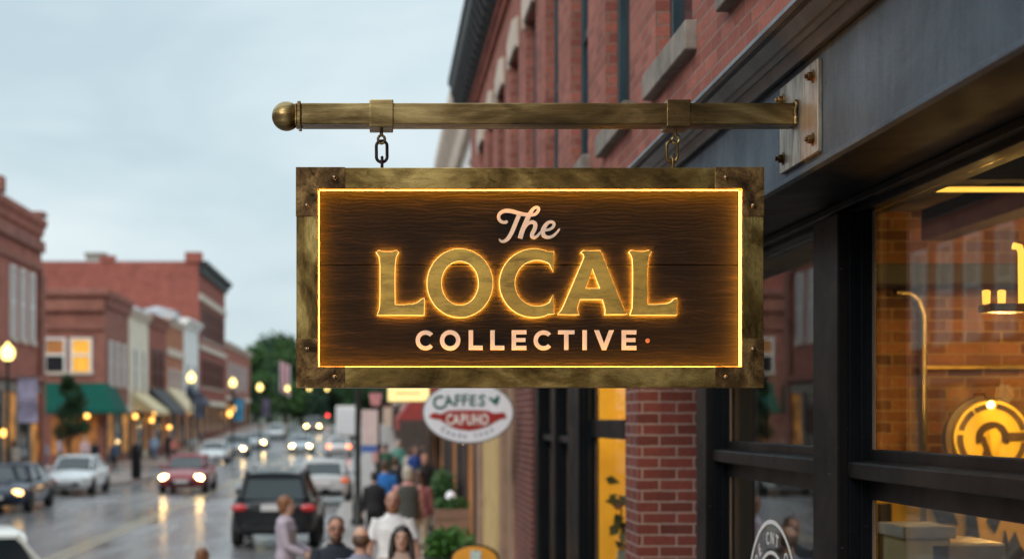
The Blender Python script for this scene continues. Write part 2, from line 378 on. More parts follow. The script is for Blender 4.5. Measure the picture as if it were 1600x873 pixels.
# front wall as strips around the real openings (butted, no overlap)
mb.box(XW,XW+.3,Y0,Y1,UZ0,SILLT); mb.box(XW,XW+.3,Y0,Y1,HEAD,7.45)
e=Y0
for a,b_ in wins:
    mb.box(XW,XW+.3,e,a,SILLT,HEAD); e=b_
mb.box(XW,XW+.3,e,Y1,SILLT,HEAD)
mb.box(XW+.3,WX1,Y1-.3,Y1,0.1,7.45); mb.box(XW+.3,WX1,Y0,Y0+.3,UZ0,7.45)
wall=build('wall',mb,BRICK,RB)
mb=MB(); mb.box(XW-.05,XW+.3,Y0,Y1,7.452,7.55); mb.box(XW-.09,XW+.3,Y0,Y1,7.552,7.63); build_split('corbel',mb,BRICK,RB)
mb=MB(); mb.prism([(XW+.3,7.632),(XW-.12,7.632),(XW-.13,7.76),(XW-.26,7.93),(XW-.31,7.95),(XW-.33,8.10),(XW-.36,8.12),(XW-.36,8.2),(XW+.3,8.2)],'xz',Y0,Y1+.12)
cor=build('roof_cornice',mb,DARKTRIM,RB)
mb=MB()
y=Y0+.2
while y<Y1:
    mb.prism([(XW-.122,7.64),(XW-.20,7.66),(XW-.29,7.86),(XW-.29,7.945),(XW-.122,7.945)],'xz',y,y+.13); y+=.42
build_split('bracket',mb,DARKTRIM,cor)
mb=MB(); mb.box(XW+.3,WX1,Y0+.3,Y1-.3,7.5,7.6); build('roof',mb,DARKTRIM,RB)
DARKROOM=mat('dark_room',(.02,.022,.024),.9)
for a,b_ in wins:
    f=MB(); x0=XW+.075
    f.box(x0,x0+.06,a,a+.07,SILLT,HEAD); f.box(x0,x0+.06,b_-.07,b_,SILLT,HEAD); f.box(x0,x0+.06,a+.07,b_-.07,SILLT,SILLT+.08); f.box(x0,x0+.06,a+.07,b_-.07,HEAD-.08,HEAD)
    f.box(x0+.012,x0+.05,a+.07,b_-.07,5.62,5.70)
    wo=build('window',f,TEAL,RB,bevel=.004)
    p=MB(); p.box(x0+.034,x0+.038,a+.07,b_-.07,SILLT+.08,HEAD-.08); build('pane',p,DGLASS,wo)
    s=MB(); s.box(XW-.055,XW+.06,a-.1,b_+.1,SILLB,SILLT-.003); build('sill',s,STONE,wo,bevel=.008)
    s=MB(); s.prism([(a-.12,HEAD-.06),(a-.02,HEAD-.06),(a+.0,HEAD+.0),(b_-.0,HEAD+.0),(b_+.02,HEAD-.06),(b_+.12,HEAD-.06),(b_+.16,HEAD+.24),((a+b_)/2,HEAD+.36),(a-.16,HEAD+.24)],'yz',XW-.035,XW-.002); build('lintel',s,PALE,wo,bevel=.006)
# storefront cornice, fascia
def rz(z): return CZ+z
mb=MB(); mb.prism([(1.46,rz(1.29)),(1.225,rz(1.245)),(1.22,rz(1.225)),(1.235,rz(1.218)),(1.262,rz(1.222)),(1.275,rz(1.205)),(1.288,rz(1.19)),(1.30,rz(1.186)),(1.308,rz(1.172)),(1.318,rz(1.172)),(1.325,rz(1.15)),(1.332,rz(1.137)),(1.345,rz(1.137)),(1.358,rz(1.142)),(1.46,rz(1.142))],'xz',1.0,24.3)
build('shop_cornice',mb,CORNS,RB,bevel=.0015)
seams=[1.0,3.17,5.12,6.07,8.6,11.2,13.8,16.6,19.4,24.3]
mb=MB()
for a,b_ in zip(seams[:-1],seams[1:]): mb.box(1.36,1.46,a+.0015,b_-.0015,rz(.80),rz(1.140))
build_split('fascia',mb,FASCIA,RB,bevel=.0015)
mb=MB(); mb.box(1.3735,1.4625,1.0,24.3,rz(.783),rz(.7975)); build('lower_soffit',mb,STEELD,RB)
mb=MB(); mb.prism([(1.345,rz(.781)),(1.345,rz(.797)),(1.357,rz(.7985)),(1.372,rz(.7985)),(1.372,rz(.781))],'xz',1.0,24.3); build('fascia_trim',mb,FASCIA,RB,bevel=.002)
mb=MB(); mb.box(1.463,1.90,1.0,24.3,rz(.784),rz(.86)); mb.box(1.463,1.90,1.0,24.3,rz(.90),rz(1.12)); build_split('soffit',mb,STEELD,RB)
mb=MB(); mb.box(1.66,1.70,1.0,18,rz(.755),rz(.782)); mb.box(1.70,1.80,1.0,18,rz(.735),rz(.782)); build_split('head_frame',mb,STEELD,RB,bevel=.003)
# columns / bays of the shopfront
def column(y0,y1,mat_=STEEL,x=1.625):
    c=MB(); c.box(x,1.765,y0,y1,.15,rz(.734)); o=build('column',c,mat_,RB,bevel=.006)
    d=MB(); d.box(x+.035,1.74,y0-.022,y0-.001,.15,rz(.734)); d.box(x+.07,1.735,y0-.045,y0-.023,.15,rz(.734)); build('column_moulding',d,STEELD,o,bevel=.003)
    d=MB(); d.box(1.733,1.7365,y0-.075,y0-.046,.6,rz(.733)); build('glazing_bead',d,mat('bronze_bead',(.30,.21,.15),.35,.5),o)
def bay(y0,y1):
    """window bay between columns: mid rail with ledge, bulkhead, two panes"""
    r=MB(); r.box(1.722,1.768,y0,y1,rz(-.28),rz(-.105)); o=build('mid_rail',r,STEEL,RB,bevel=.004)
    r=MB(); r.prism([(1.66,rz(-.207)),(1.655,rz(-.200)),(1.655,rz(-.155)),(1.662,rz(-.148)),(1.7215,rz(-.143)),(1.7215,rz(-.215))],'xz',y0-.03,y1+.03); build('ledge',r,STEEL,o,bevel=.002)
    r=MB(); r.box(1.69,1.80,y0,y1,.15,.78); build('bulkhead',r,STEELD,RB,bevel=.004)
    p=MB(); p.box(1.748,1.754,y0-.02,y1+.02,rz(-.104),rz(.733)); build('shop_window',p,WGLASS,RB)
    p=MB(); p.box(1.748,1.754,y0-.02,y1+.02,.782,rz(-.282)); build('shop_window',p,WGLASS,RB)
column(5.45,5.76); column(7.65,7.88); column(2.75,3.05)
bay(3.06,5.40); bay(5.77,7.60); bay(1.2,2.70)
# recessed door, brick pier
mb=MB(); mb.box(1.952,2.0,7.9,8.05,.15,rz(.73)); mb.box(1.952,2.0,9.2,9.38,.15,rz(.73)); mb.box(1.952,2.0,8.05,9.2,rz(.6),rz(.73)); mb.box(1.952,2.0,8.05,9.2,.15,.45)
build('entrance_door',mb,STEELD,RB,bevel=.004)
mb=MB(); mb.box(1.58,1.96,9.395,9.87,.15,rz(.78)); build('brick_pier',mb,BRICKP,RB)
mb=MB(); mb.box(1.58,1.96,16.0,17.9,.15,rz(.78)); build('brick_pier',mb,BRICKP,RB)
mb=MB(); mb.box(1.66,1.80,9.872,9.94,.15,rz(.73)); build('door_frame',mb,STEELD,RB)
column(12.35,13.05,STEELD,1.60)
mb=MB(); mb.box(1.69,1.80,9.95,12.3,rz(-.14),rz(0.0)); build('transom_bar',mb,STEELD,RB,bevel=.006)
bay(13.08,14.2); column(14.22,14.45,STEEL,1.62); bay(14.47,15.6); column(15.62,15.98,STEEL,1.61)
mb=MB(); mb.box(1.748,1.754,9.95,12.34,.2,rz(.73)); build('shop_window',mb,CLEARG,RB)
# next shopfront under the same building: cream panels, brown frames
CREAMP=mat('cream_panel',(.60,.43,.19),.5,var=.1,scale=3); BROWNW=mat('brown_wood',(.10,.045,.032),.5,var=.3,scale=4,stretch=(1,1,.2))
mb=MB(); mb.box(1.56,1.70,20.5,21.7,.15,rz(.5)); mb.box(1.56,1.70,22.1,23.0,.15,rz(.5)); pn=build_split('cream_panel',mb,CREAMP,RB,bevel=.01)[0]
mb=MB(); mb.box(1.545,1.559,20.62,21.58,.5,1.5); mb.box(1.545,1.559,20.62,21.58,1.65,rz(.35)); mb.box(1.545,1.559,22.2,22.9,.5,1.5); mb.box(1.545,1.559,22.2,22.9,1.65,rz(.35)); build_split('panel_moulding',mb,CREAMP,pn,bevel=.006)
mb=MB(); mb.box(1.54,1.75,17.95,18.45,.15,rz(.7)); mb.box(1.56,1.75,19.7,20.1,.15,rz(.7)); mb.box(1.53,1.75,23.6,24.2,.15,rz(.7)); build_split('wood_pilaster',mb,mat('tan_wood',(.33,.2,.13),.6,var=.2),RB,bevel=.01)
mb=MB(); mb.box(1.70,1.75,18.45,19.7,.15,rz(.7)); mb.box(1.72,1.76,20.1,20.5,.15,rz(.7)); mb.box(1.72,1.76,21.7,22.1,.15,rz(.7)); mb.box(1.72,1.76,23.0,23.6,.15,rz(.7)); build_split('shop_window',mb,DGLASS,RB)
# inside of the shop
mb=MB(); mb.box(2.74,7.2,9.25,9.55,.1,rz(1.5)); build('inside_wall',mb,BRICKI,RB)
mb=MB(); mb.box(2.02,2.738,9.25,9.55,.1,rz(1.5)); build('darkened_wall',mb,mat('unlit_wall_black',(.02,.02,.02),.9),RB)  # end wall coloured black here to stand for the unlit interior
DK=mat('charcoal_plaster',(.035,.032,.03),.9,var=.2)
mb=MB(); mb.box(7.2,7.35,1.3,24.1,.1,UZ0); mb.box(1.80,7.2,1.0,1.28,.1,UZ0); build_split('inside_side_wall',mb,DK,RB)
mb=MB(); mb.box(1.81,7.2,1.3,24.0,rz(1.25),rz(1.30)); build('inside_ceiling',mb,mat('amber_ceiling',(.13,.075,.035),.8,var=.25,scale=2),RB)
mb=MB(); mb.box(1.81,7.2,1.3,24.0,.08,.15); build('inside_floor',mb,mat('oak_floor',(.16,.085,.045),.5,var=.3,scale=2,stretch=(6,1,1)),RB)
mb=MB(); mb.box(2.55,7.2,8.86,9.2,rz(.78),rz(.90)); 
for x in (3.1,5.0): mb.box(x,x+.16,1.4,8.8,rz(1.02),rz(1.2))
mb.box(2.3,7.1,6.4,6.52,rz(1.0),rz(1.22))
build_split('ceiling_beam',mb,mat('black_timber',(.014,.012,.011),.7,var=.3),RB,bevel=.01)
mb=MB(); mb.box(2.62,2.74,9.02,9.248,.15,rz(.78)); build('inside_post',mb,STEELD,RB)
YELW=mat('mustard_wall',(.74,.48,.06),.7,var=.12,scale=2)
mb=MB(); mb.box(1.82,4.6,13.5,13.65,.15,rz(1.2)); mb.box(4.6,4.7,9.6,13.65,.15,rz(1.2)); build_split('mustard_wall',mb,YELW,RB)

# ------------------------------------------------------------------ things inside the shop
def lamp(name,loc,e,col=(1,.58,.16),r=.05):
    l=bpy.data.lights.new(name,'POINT'); l.energy=e; l.color=col; l.shadow_soft_size=r
    o=bpy.data.objects.new(name,l); COL.objects.link(o); o.location=loc; return o
AMB=glow('amber_led',(1,.52,.07),1.9); BULB=glow('bulb_glow',(1,.68,.26),6)
mb=MB(); a=at(1465,296,7.0); mb.box(a.x,6.6,6.98,7.02,a.z-.009,a.z+.009); o=build('light_strip',mb,AMB,loc=(a.x,7,a.z)); tag(o,'long thin amber light strip hung level below the shop ceiling','light')
mb=MB(); a=at(1465,571,9.0); mb.box(a.x,6.6,9.20,9.246,a.z-.012,a.z+.006); o=build('picture_ledge',mb,mat('brass_ledge',(.5,.33,.1),.3,.8),loc=(a.x,9.2,a.z)); tag(o,'thin brass ledge along the inside brick wall above the round sign','shelf')
# chandelier
c0=at(1585,480,6.0); CH=thing('chandelier','brass bar chandelier with upright glowing tubes inside the shop','chandelier',c0)
BR=mat('polished_brass',(.55,.36,.1),.28,1)
mb=MB(); mb.box(c0.x-.12,c0.x+.45,5.94,6.06,c0.z-.02,c0.z+.012); build('arm_bar',mb,BR,CH,bevel=.004)
mb=MB(); mb.tube([(c0.x+.16,6,c0.z+.01),(c0.x+.16,6,rz(1.24))],.008); build('hanging_rod',mb,BR,CH)
for dx,h in ((-.11,.05),(-.05,.05)):
    mb=MB(); mb.lathe([(.014,0),(.016,h),(.01,h+.005)],(c0.x+dx,6,c0.z+.013)); build('candle_tube',mb,AMB,CH)
mb=MB(); mb.tube([(c0.x-.005,6,c0.z+.24),(c0.x+.02,6,c0.z+.235),(c0.x+.028,6,c0.z+.21),(c0.x+.03,6,c0.z+.013)],.014,10); build('candle_tube',mb,AMB,CH)
mb=MB(); mb.lathe([(.014,0),(.016,.2),(.01,.205)],(c0.x+.115,6,c0.z+.013)); build('candle_tube',mb,AMB,CH)
# conduit pipe
a=at(1447,460,9.15); mb=MB(); mb.tube([(a.x-.16,9.2,a.z+.02),(a.x-.08,9.2,a.z+.015),(a.x-.03,9.2,a.z-.03),(a.x,9.2,a.z-.12),(a.x,9.2,.2)],.022,10)
o=build('conduit_pipe',mb,mat('pipe_metal',(.36,.28,.16),.35,.8),smooth=60,loc=(a.x,9.2,.15)); tag(o,'metal conduit pipe bent at the top, climbing the inside brick wall','pipe')
# round emblem on the wall
c0=at(1550,684,8.7); q=8.7/F
EM=thing('round_sign','round yellow emblem sign with dark ring and big letter C inside the shop','sign',c0)
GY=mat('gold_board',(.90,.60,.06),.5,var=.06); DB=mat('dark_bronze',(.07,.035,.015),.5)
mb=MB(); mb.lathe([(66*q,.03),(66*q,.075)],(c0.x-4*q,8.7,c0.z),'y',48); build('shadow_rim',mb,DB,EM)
mb=MB(); mb.lathe([(59*q,0),(59*q,.028)],(c0.x,8.7,c0.z),'y',48); build('disc',mb,GY,EM)
mb=MB()
def ringseg(mb,ro,ri,a0,a1,y0,y1,n=14):
    for k in range(n):
        t0=R(a0+(a1-a0)*k/n); t1=R(a0+(a1-a0)*(k+1)/n)
        mb.prism([(c0.x+ro*q*math.cos(t0),c0.z+ro*q*math.sin(t0)),(c0.x+ro*q*math.cos(t1),c0.z+ro*q*math.sin(t1)),(c0.x+ri*q*math.cos(t1),c0.z+ri*q*math.sin(t1)),(c0.x+ri*q*math.cos(t0),c0.z+ri*q*math.sin(t0))],'xz',y0,y1)
for a0,a1 in ((15,82),(98,122),(127,165),(174,215),(222,300),(306,352)): ringseg(mb,54,46,a0,a1,8.690,8.6985)
ringseg(mb,26,15,-20,200,8.690,8.6985); mb.box(c0.x+20*q,c0.x+58*q,8.687,8.6895,c0.z-3*q,c0.z+9*q)
mb.prism([(c0.x-20*q,c0.z+2*q),(c0.x-12*q,c0.z+3*q),(c0.x-6*q,c0.z-14*q),(c0.x-1*q,c0.z-32*q),(c0.x-20*q,c0.z-34*q),(c0.x-13*q,c0.z-16*q)],'xz',8.6845,8.6865)
build('emblem',mb,DB,EM)
mb=MB(); mb.prism([(c0.x-8*q,c0.z+12*q),(c0.x+4*q,c0.z+16*q),(c0.x+12*q,c0.z+6*q),(c0.x+6*q,c0.z-20*q),(c0.x-2*q,c0.z-30*q),(c0.x-4*q,c0.z-8*q)],'xz',8.680,8.684); build('tusk',mb,GY,EM,bevel=.002)
a=at(1548,632,8.45); mb=MB(); mb.ell(a,.022); SP=build('bulb',mb,BULB,loc=a); tag(SP,'small bright bulb shining just above the round yellow sign','lamp')
mb=MB(); mb.tube([a+Vector((0,.02,.012)),a+Vector((0,.1,.06)),a+Vector((0,.24,.06))],.006); build('lamp_arm',mb,BR,SP)
lamp('emblem_lamp_light',a+Vector((.0,-.16,.06)),15)
# pendants over the counter (hang in view of the wall, warm light)
for k,(x,y,z,e) in enumerate(((3.95,7.6,.95,62),(4.9,8.2,.95,60),(4.2,4.6,.95,30),(2.05,7.0,1.0,3))):
    T=thing('pendant_lamp',['black pendant lamp nearest the inside brick wall','black pendant lamp hung low at the back corner of the shop','black pendant lamp over the front of the shop counter','small black pendant lamp behind the middle shop window'][k],'lamp',(x,y,rz(z)),'pendant lamps in the shop')
    mb=MB(); mb.lathe([(.0,.14),(.03,.14),(.05,.1),(.13,.0),(.125,.0),(.04,.095)],(x,y,rz(z)),'z',24); build('lamp_shade',mb,BLACKP,T,smooth=40)
    mb=MB(); mb.ell((x,y,rz(z)+.02),.03); build('bulb',mb,BULB,T)
    mb=MB(); mb.tube([(x,y,rz(z)+.13),(x,y,rz(1.25))],.005,6); build('cord',mb,BLACKP,T)
    lamp('pendant_light',(x,y,rz(z)-.05),e)
lamp('mustard_room_light',(2.9,11.3,rz(.75)),230,(1,.66,.24),.1)
# counter, machine, boards behind the lower pane
a=at(1500,845,7.0); MX=a.x
ES=thing('steel_cabinet','tall steel cabinet with a dark panel standing inside behind the lower pane','cabinet',(MX,7,.15))
mb=MB(); mb.box(MX-.19,MX+.15,6.85,7.25,.18,2.25); build('housing',mb,mat('cabinet_steel',(.46,.43,.40),.35,.6),ES,bevel=.012)
mb=MB(); mb.box(MX-.08,MX+.08,6.838,6.848,1.7,2.14); build('panel',mb,DB,ES,bevel=.003)
mb=MB(); mb.tube([(MX+.11,6.82,1.2),(MX+.11,6.82,1.6)],.012); build('handle',mb,BLACKP,ES)
mb=MB(); mb.box(MX-.17,MX+.13,6.87,7.23,.15,.179); build('plinth',mb,BLACKP,ES)
a=at(1428,835,7.0); o=thing('cream_locker','narrow cream locker with a grey lid beside the steel cabinet','locker',(a.x,7,.15))
mb=MB(); mb.box(a.x-.09,a.x+.11,6.85,7.15,.15,2.27); build('locker_body',mb,mat('cream_card',(.5,.42,.22),.8),o,bevel=.006)
mb=MB(); mb.box(a.x-.11,a.x+.13,6.83,7.17,2.271,2.325); build('lid',mb,mat('lid_card',(.42,.40,.36),.7),o,bevel=.006)
mb=MB(); mb.box(a.x-.07,a.x+.09,6.838,6.849,1.3,2.15); build('locker_door',mb,mat('cream_card',(.5,.42,.22),.8),o,bevel=.003)
# yellow mural boards at the back behind the counter
MU=thing('wall_mural','yellow painted board with black abstract shapes behind the counter','mural',(4.6,9.2,1.2))
mb=MB(); mb.box(2.95,5.6,9.19,9.245,.7,2.43); build('board',mb,mat('mural_yellow',(.78,.46,.05),.6,var=.06),MU)
mb=MB()
for pts in ([(3.27,2.42),(3.31,2.42),(3.30,2.27),(3.34,2.18),(3.46,2.17),(3.41,2.30),(3.37,2.42)],[(3.50,2.42),(3.54,2.42),(3.57,2.2),(3.60,2.02),(3.56,1.9),(3.48,1.95),(3.51,2.15)],[(3.66,2.40),(3.70,2.40),(3.72,2.22),(3.68,2.12),(3.63,2.2),(3.655,2.23)],[(3.74,2.14),(3.76,2.06),(3.80,2.13),(3.83,2.05),(3.9,1.95),(3.7,1.93)],[(2.98,2.3),(3.06,2.3),(3.07,1.6),(2.98,1.6)],[(4.0,2.42),(4.1,2.42),(4.2,2.1),(4.1,1.9),(3.98,2.0)],[(4.4,2.3),(4.7,2.3),(4.6,1.8),(4.35,1.9)]):
    mb.prism(pts,'xz',9.178,9.188)
build_split('painted_shape',mb,mat('mural_black',(.02,.018,.02),.7),MU)
# plant silhouetted against the mustard wall
a=at(972,840,12.0)
# ------------------------------------------------------------------ sign bracket
SP_=487.0
def S(px,py,y=None): return ((px-593)/SP_, CZ-(py-655)/SP_)
bx0,bz1=S(470,160); bx1,bz0=S(1255,193); bx1=1.3445
BK=thing('sign_bracket','aged brass bracket bar with ball end and bolted wall plate holding the big sign','bracket',(1.345,4.98,bz0))
BY0,BY1=4.938,5.03
mb=MB(); mb.box(bx0,bx1,BY0,BY1,bz0,bz1); build('bar',mb,BAR,BK,bevel=.003)
mb=MB(); mb.box(bx0-.012,bx0-.0005,BY0-.006,BY1+.006,bz0-.006,bz1+.006); mb.box(bx0-.02,bx0-.0125,BY0,BY1,bz0,bz1); build('end_collar',mb,BAR,BK,bevel=.003)
bc=(S(446,183)[0]-.0,(BY0+BY1)/2,(bz0+bz1)/2)
mb=MB(); prof=[(.0,.0)]
mb.lathe([(.001,-.0475)]+[(.0475*math.cos(a),.0475*math.sin(a)) for a in [R(-80+10*k) for k in range(15)]]+[(.021,.044),(.017,.05),(.019,.056),(.026,.062)],bc,'x',40); build('ball_finial',mb,BAR,BK,smooth=50)
for cx in (596,1061):
    x,_=S(cx,0); mb=MB(); mb.box(x-.0385,x+.0385,BY0-.008,BY1+.008,bz0-.010,bz1+.010); cl=build('clamp_collar',mb,BAR,BK,bevel=.003)
    mb=MB(); mb.tube([(x,4.985,bz0-.011),(x,4.985,bz0-.03)],.006,10); mb.tube([(x+.011*math.cos(t),4.985,bz0-.041+.013*math.sin(t)) for t in [R(20*k) for k in range(18)]],.0045,8,closed=True); build('eye_bolt',mb,BAR,cl,smooth=50)
pz0,pz1=CZ+.823,CZ+1.108
mb=MB(); mb.box(1.345,1.3595,4.717,5.165,pz0,pz1); pl=build('wall_plate',mb,PLATEB,BK,bevel=.002)
for y in (4.765,5.12):
    for z in (pz0+.045,pz1-.045):
        b=MB(); b.lathe([(.021,-.0035),(.021,0),(.0,0)],(1.345,y,z),'x',20)
        hx=[(.0155*math.cos(R(60*k+10)),.0155*math.sin(R(60*k+10))) for k in range(6)]
        b.prism([(y+u,z+v) for u,v in hx],'yz',1.327,1.3413); b.tube([(1.328,y,z),(1.318,y,z)],.0075,12); build('bolt',b,CORNB,pl,bevel=.0015)
mb=MB()
rr=random.Random(4); pts=[]
for (y,z) in [(BY0-.003,bz0+(bz1-bz0)*k/7) for k in range(8)]+[(BY0+(BY1-BY0)*k/7,bz1+.003) for k in range(8)]: pts.append((1.338+rr.uniform(-.003,.003),y,z))
mb.tube(pts,[rr.uniform(.006,.0095) for _ in pts],8); build('weld_bead',mb,BAR,BK,smooth=60)

# ------------------------------------------------------------------ the hanging sign
ox0,oz1=S(463,262); ox1,oz0=S(1193,605); ix0,iz1=S(497,295); ix1,iz0=S(1160,573)
FY0,FY1=4.928,5.045; PY=4.974
HS=thing('hanging_sign','large brass framed wooden sign with glowing letters reading The LOCAL COLLECTIVE','sign',((ox0+ox1)/2,4.99,oz0))
ch_=.012; FP=FY0+.014
fr=MB(); fr.prism([(FY0,iz1),(FY0,oz1),(FY1,oz1),(FY1,iz1+ch_),(FP,iz1+ch_),(FP,iz1)],'yz',ox0,ox1); build('frame_rail',fr,FRAMEB,HS,bevel=.002)
fr=MB(); fr.prism([(FY0,iz0),(FY0,oz0),(FY1,oz0),(FY1,iz0-ch_),(FP,iz0-ch_),(FP,iz0)],'yz',ox0,ox1); build('frame_rail',fr,FRAMEB,HS,bevel=.002)
for xa,xb,xc in ((ox0,ix0,ix0-ch_),(ox1,ix1,ix1+ch_)):
    fr=MB(); p,q_=sorted((xa,xb)); fr.box(p,q_,FY0+.0005,FP,iz0+.0002,iz1-.0002); p,q_=sorted((xa,xc)); fr.box(p+.0002,q_,FP+.0002,FY1,iz0-ch_+.0002,iz1+ch_-.0002); build('frame_rail',fr,FRAMEV,HS,bevel=.002)
def wood():
    m,nt,b,N,L=newmat('charred_wood'); v=texco(N,L,(1.1,1,16)); v2=texco(N,L,(.7,1,60)); v3=texco(N,L,(2.2,1,5))
    f1=noise(N,L,v,3.2,8,.62,1.6); f2=noise(N,L,v2,5,5,.65,.6); f3=noise(N,L,v3,1.6,4,.6,2)
    wv=N('ShaderNodeTexWave'); wv.wave_type='BANDS'; wv.bands_direction='Z'; wv.inputs['Scale'].default_value=26; wv.inputs['Distortion'].default_value=11; wv.inputs['Detail'].default_value=4; wv.inputs['Detail Scale'].default_value=1.1
    vm=texco(N,L,(.35,1,1)); L(vm,wv.inputs['Vector'])
    c=ramp(N,L,f1,[(.36,(.0028,.0022,.0020)),(.52,(.0062,.0045,.0038)),(.74,(.021,.0135,.0095))])
    c=mixc(N,L,.8,c,ramp(N,L,wv.outputs['Fac'],[(.08,.3),(.5,1.1)]),'MULTIPLY')
    c=mixc(N,L,.85,c,ramp(N,L,f2,[(.34,.45),(.58,1.15)]),'MULTIPLY')
    L(c,b.inputs['Base Color']); b.inputs['Roughness'].default_value=.66; b.inputs['Specular IOR Level'].default_value=.14
    h=N('ShaderNodeMath'); h.operation='MULTIPLY_ADD'; L(wv.outputs['Fac'],h.inputs[0]); h.inputs[1].default_value=.3; L(f1,h.inputs[2])
    h2=N('ShaderNodeMath'); h2.operation='MULTIPLY_ADD'; L(f2,h2.inputs[0]); h2.inputs[1].default_value=.5; L(h.outputs[0],h2.inputs[2])
    bump(N,L,b,h2.outputs[0],.42,.0025); return m
WOOD=wood()
zc=S(0,412)[1]
mb=MB(); mb.box(ix0-ch_+.0003,ix1+ch_-.0003,PY,PY+.02,zc+.0012,iz1+ch_-.0003); build('plank',mb,WOOD,HS,bevel=.002)
mb=MB(); mb.box(ix0-ch_+.0003,ix1+ch_-.0003,PY,PY+.02,iz0-ch_+.0003,zc-.0012); build('plank',mb,WOOD,HS,bevel=.002)
mb=MB(); mb.box(ix0,ix1,PY+.021,PY+.03,iz0,iz1); build('backing_board',mb,BLACKP,HS)
# corner plates with rivets
cw,ch,tk=.158,.158,.0035
for sx in (0,1):
    for sz in (0,1):
        X=(lambda t:(ox0-.0015+t) if sx==0 else (ox1+.0015-t)); Z=(lambda t:(oz0-.0015+t) if sz==0 else (oz1+.0015-t))
        wv_=ix0-ox0; hv=oz1-iz1
        pts=[(X(0),Z(0)),(X(cw),Z(0)),(X(cw),Z(hv+.0005)),(X(wv_+.0005),Z(hv+.0005)),(X(wv_+.0005),Z(ch)),(X(0),Z(ch))]
        mb=MB(); mb.prism(pts,'xz',FY0-tk,FY0-.0002); cp=build('corner_plate',mb,CORNB,HS,bevel=.0012)
        for (a,b_) in ((.124,.034),(.036,.124)):
            rv=MB(); x,z=X(a),Z(b_); rv.lathe([(.0085,-.0005),(.0085,-.002),(.0065,-.0055),(.003,-.0075),(.0,-.008)],(x,FY0-tk,z),'y',16); build('rivet',rv,mat('rivet_metal',(.22,.16,.10),.3,.9),cp,smooth=60)
# warm light strips on the inner edges of the frame
LED=glow('sign_led',(1,.37,.025),110)
LEDB=glow('sign_led_bright',(1,.38,.03),115)
EDGE=glow('led_edge',(1,.60,.17),2.2)
ya,yb=PY-.0205,PY-.001
mb=MB(); mb.box(ix0-ch_+.0005,ix0-ch_+.0015,ya,yb,iz0,iz1); build('light_strip',mb,LED,HS)
mb=MB(); mb.box(ix1+ch_-.0015,ix1+ch_-.0005,ya,yb,iz0,iz1); build('light_strip',mb,LEDB,HS)
mb=MB(); mb.box(ix0,ix1,ya,yb,iz1+ch_-.0015,iz1+ch_-.0005); build('light_strip',mb,LED,HS)
mb=MB(); mb.box(ix0,ix1,ya,yb,iz0-ch_+.0005,iz0-ch_+.0015); build('light_strip',mb,LED,HS)
mb=MB(); mb.box(ix0-.001,ix0+.0030,PY-.0025,PY-.0003,iz0,iz1); build('diffuser_edge',mb,EDGE,HS)
mb=MB(); mb.box(ix1-.001,ix1+.007,PY-.0025,PY-.0003,iz0,iz1); build('diffuser_edge',mb,EDGE,HS)
mb=MB(); mb.box(ix0+.0032,ix1-.0012,PY-.0025,PY-.0003,iz1-.0005,iz1+.004); build('diffuser_edge',mb,EDGE,HS)
mb=MB(); mb.box(ix0+.0032,ix1-.0012,PY-.0025,PY-.0003,iz0-.001,iz0+.0030); build('diffuser_edge',mb,EDGE,HS)
# LOCAL: outlines in photograph pixels, laid on the sign's own plane
def cr(p,q,o,sc): return (o[0]+p/sc,o[1]+q/sc)
c6=lambda pts:[cr(p,q,(450,250),2.4256) for p,q in pts]
c7=lambda pts:[cr(p,q,(820,250),2.4256) for p,q in pts]
def ellp(cx,cy,rx,ry,n=56,a0=0,a1=360): return [(cx+rx*math.cos(R(a0+(a1-a0)*k/n)),cy-ry*math.sin(R(a0+(a1-a0)*k/n))) for k in range(n if a1-a0==360 else n+1)]
Lc=[(338,346),(345,341),(360,345),(378,346),(396,345),(410,341),(416,346),(408,360),(404,382),(402,440),(403,548),(440,548),(478,545),(496,538),(507,527),(515,524),(514,582),(342,582),(350,560),(352,500),(352,400),(350,370),(346,358)]
G={}
Lpx=c6(Lc); G['L1']=[Lpx]
G['O']=[ellp(719.5,440.8,50.5,52.8),list(reversed(ellp(719.5,440.8,30.5,36)))]
co_=ellp(836,440.8,53,52.8,44,60,302); ci_=ellp(841,440.8,36.5,37.5,40,50,310)
G['C']=[[(866,392.5)]+co_[1:-1]+[(866,488),(866,461)]+list(reversed(ci_[1:-1]))+[(866,421)]]
G['A']=[c7([(222,346),(228,341),(250,343),(290,341),(296,352),(372,545),(380,565),(390,579),(312,580),(314,566),(310,548),(302,522),(213,522),(204,545),(200,563),(207,580),(134,580),(146,566),(156,546),(233,365),(231,352)]),c7([(262,402),(231,486),(294,486)])]
L2=[(p+988-590-.5,q-.3) for p,q in Lpx]; G['L2']=[L2]
def area(p): return sum(p[i][0]*p[(i+1)%len(p)][1]-p[(i+1)%len(p)][0]*p[i][1] for i in range(len(p)))/2
def offset(p,d):
    s=1 if area(p)>0 else -1; out=[]; n=len(p)
    for i in range(n):
        a,b_,c=Vector(p[i-1]),Vector(p[i]),Vector(p[(i+1)%n])
        e1=(b_-a).normalized(); e2=(c-b_).normalized(); n1=Vector((e1.y,-e1.x))*s; n2=Vector((e2.y,-e2.x))*s
        m=(n1+n2); m=m.normalized() if m.length>.05 else n1; k=min(1.6,1/max(.4,m.dot(n1))); q=b_+m*d*k; out.append((q.x,q.y))
    return out
def to_sign(loops): return [[S(*p) for p in lp] for lp in loops]
def upright(me,y): me.transform(Matrix.Translation((-ORG[HS.name].x,y-ORG[HS.name].y,-ORG[HS.name].z))@STAND); return me
HALO=glow('letter_halo',(1,.37,.028),215)
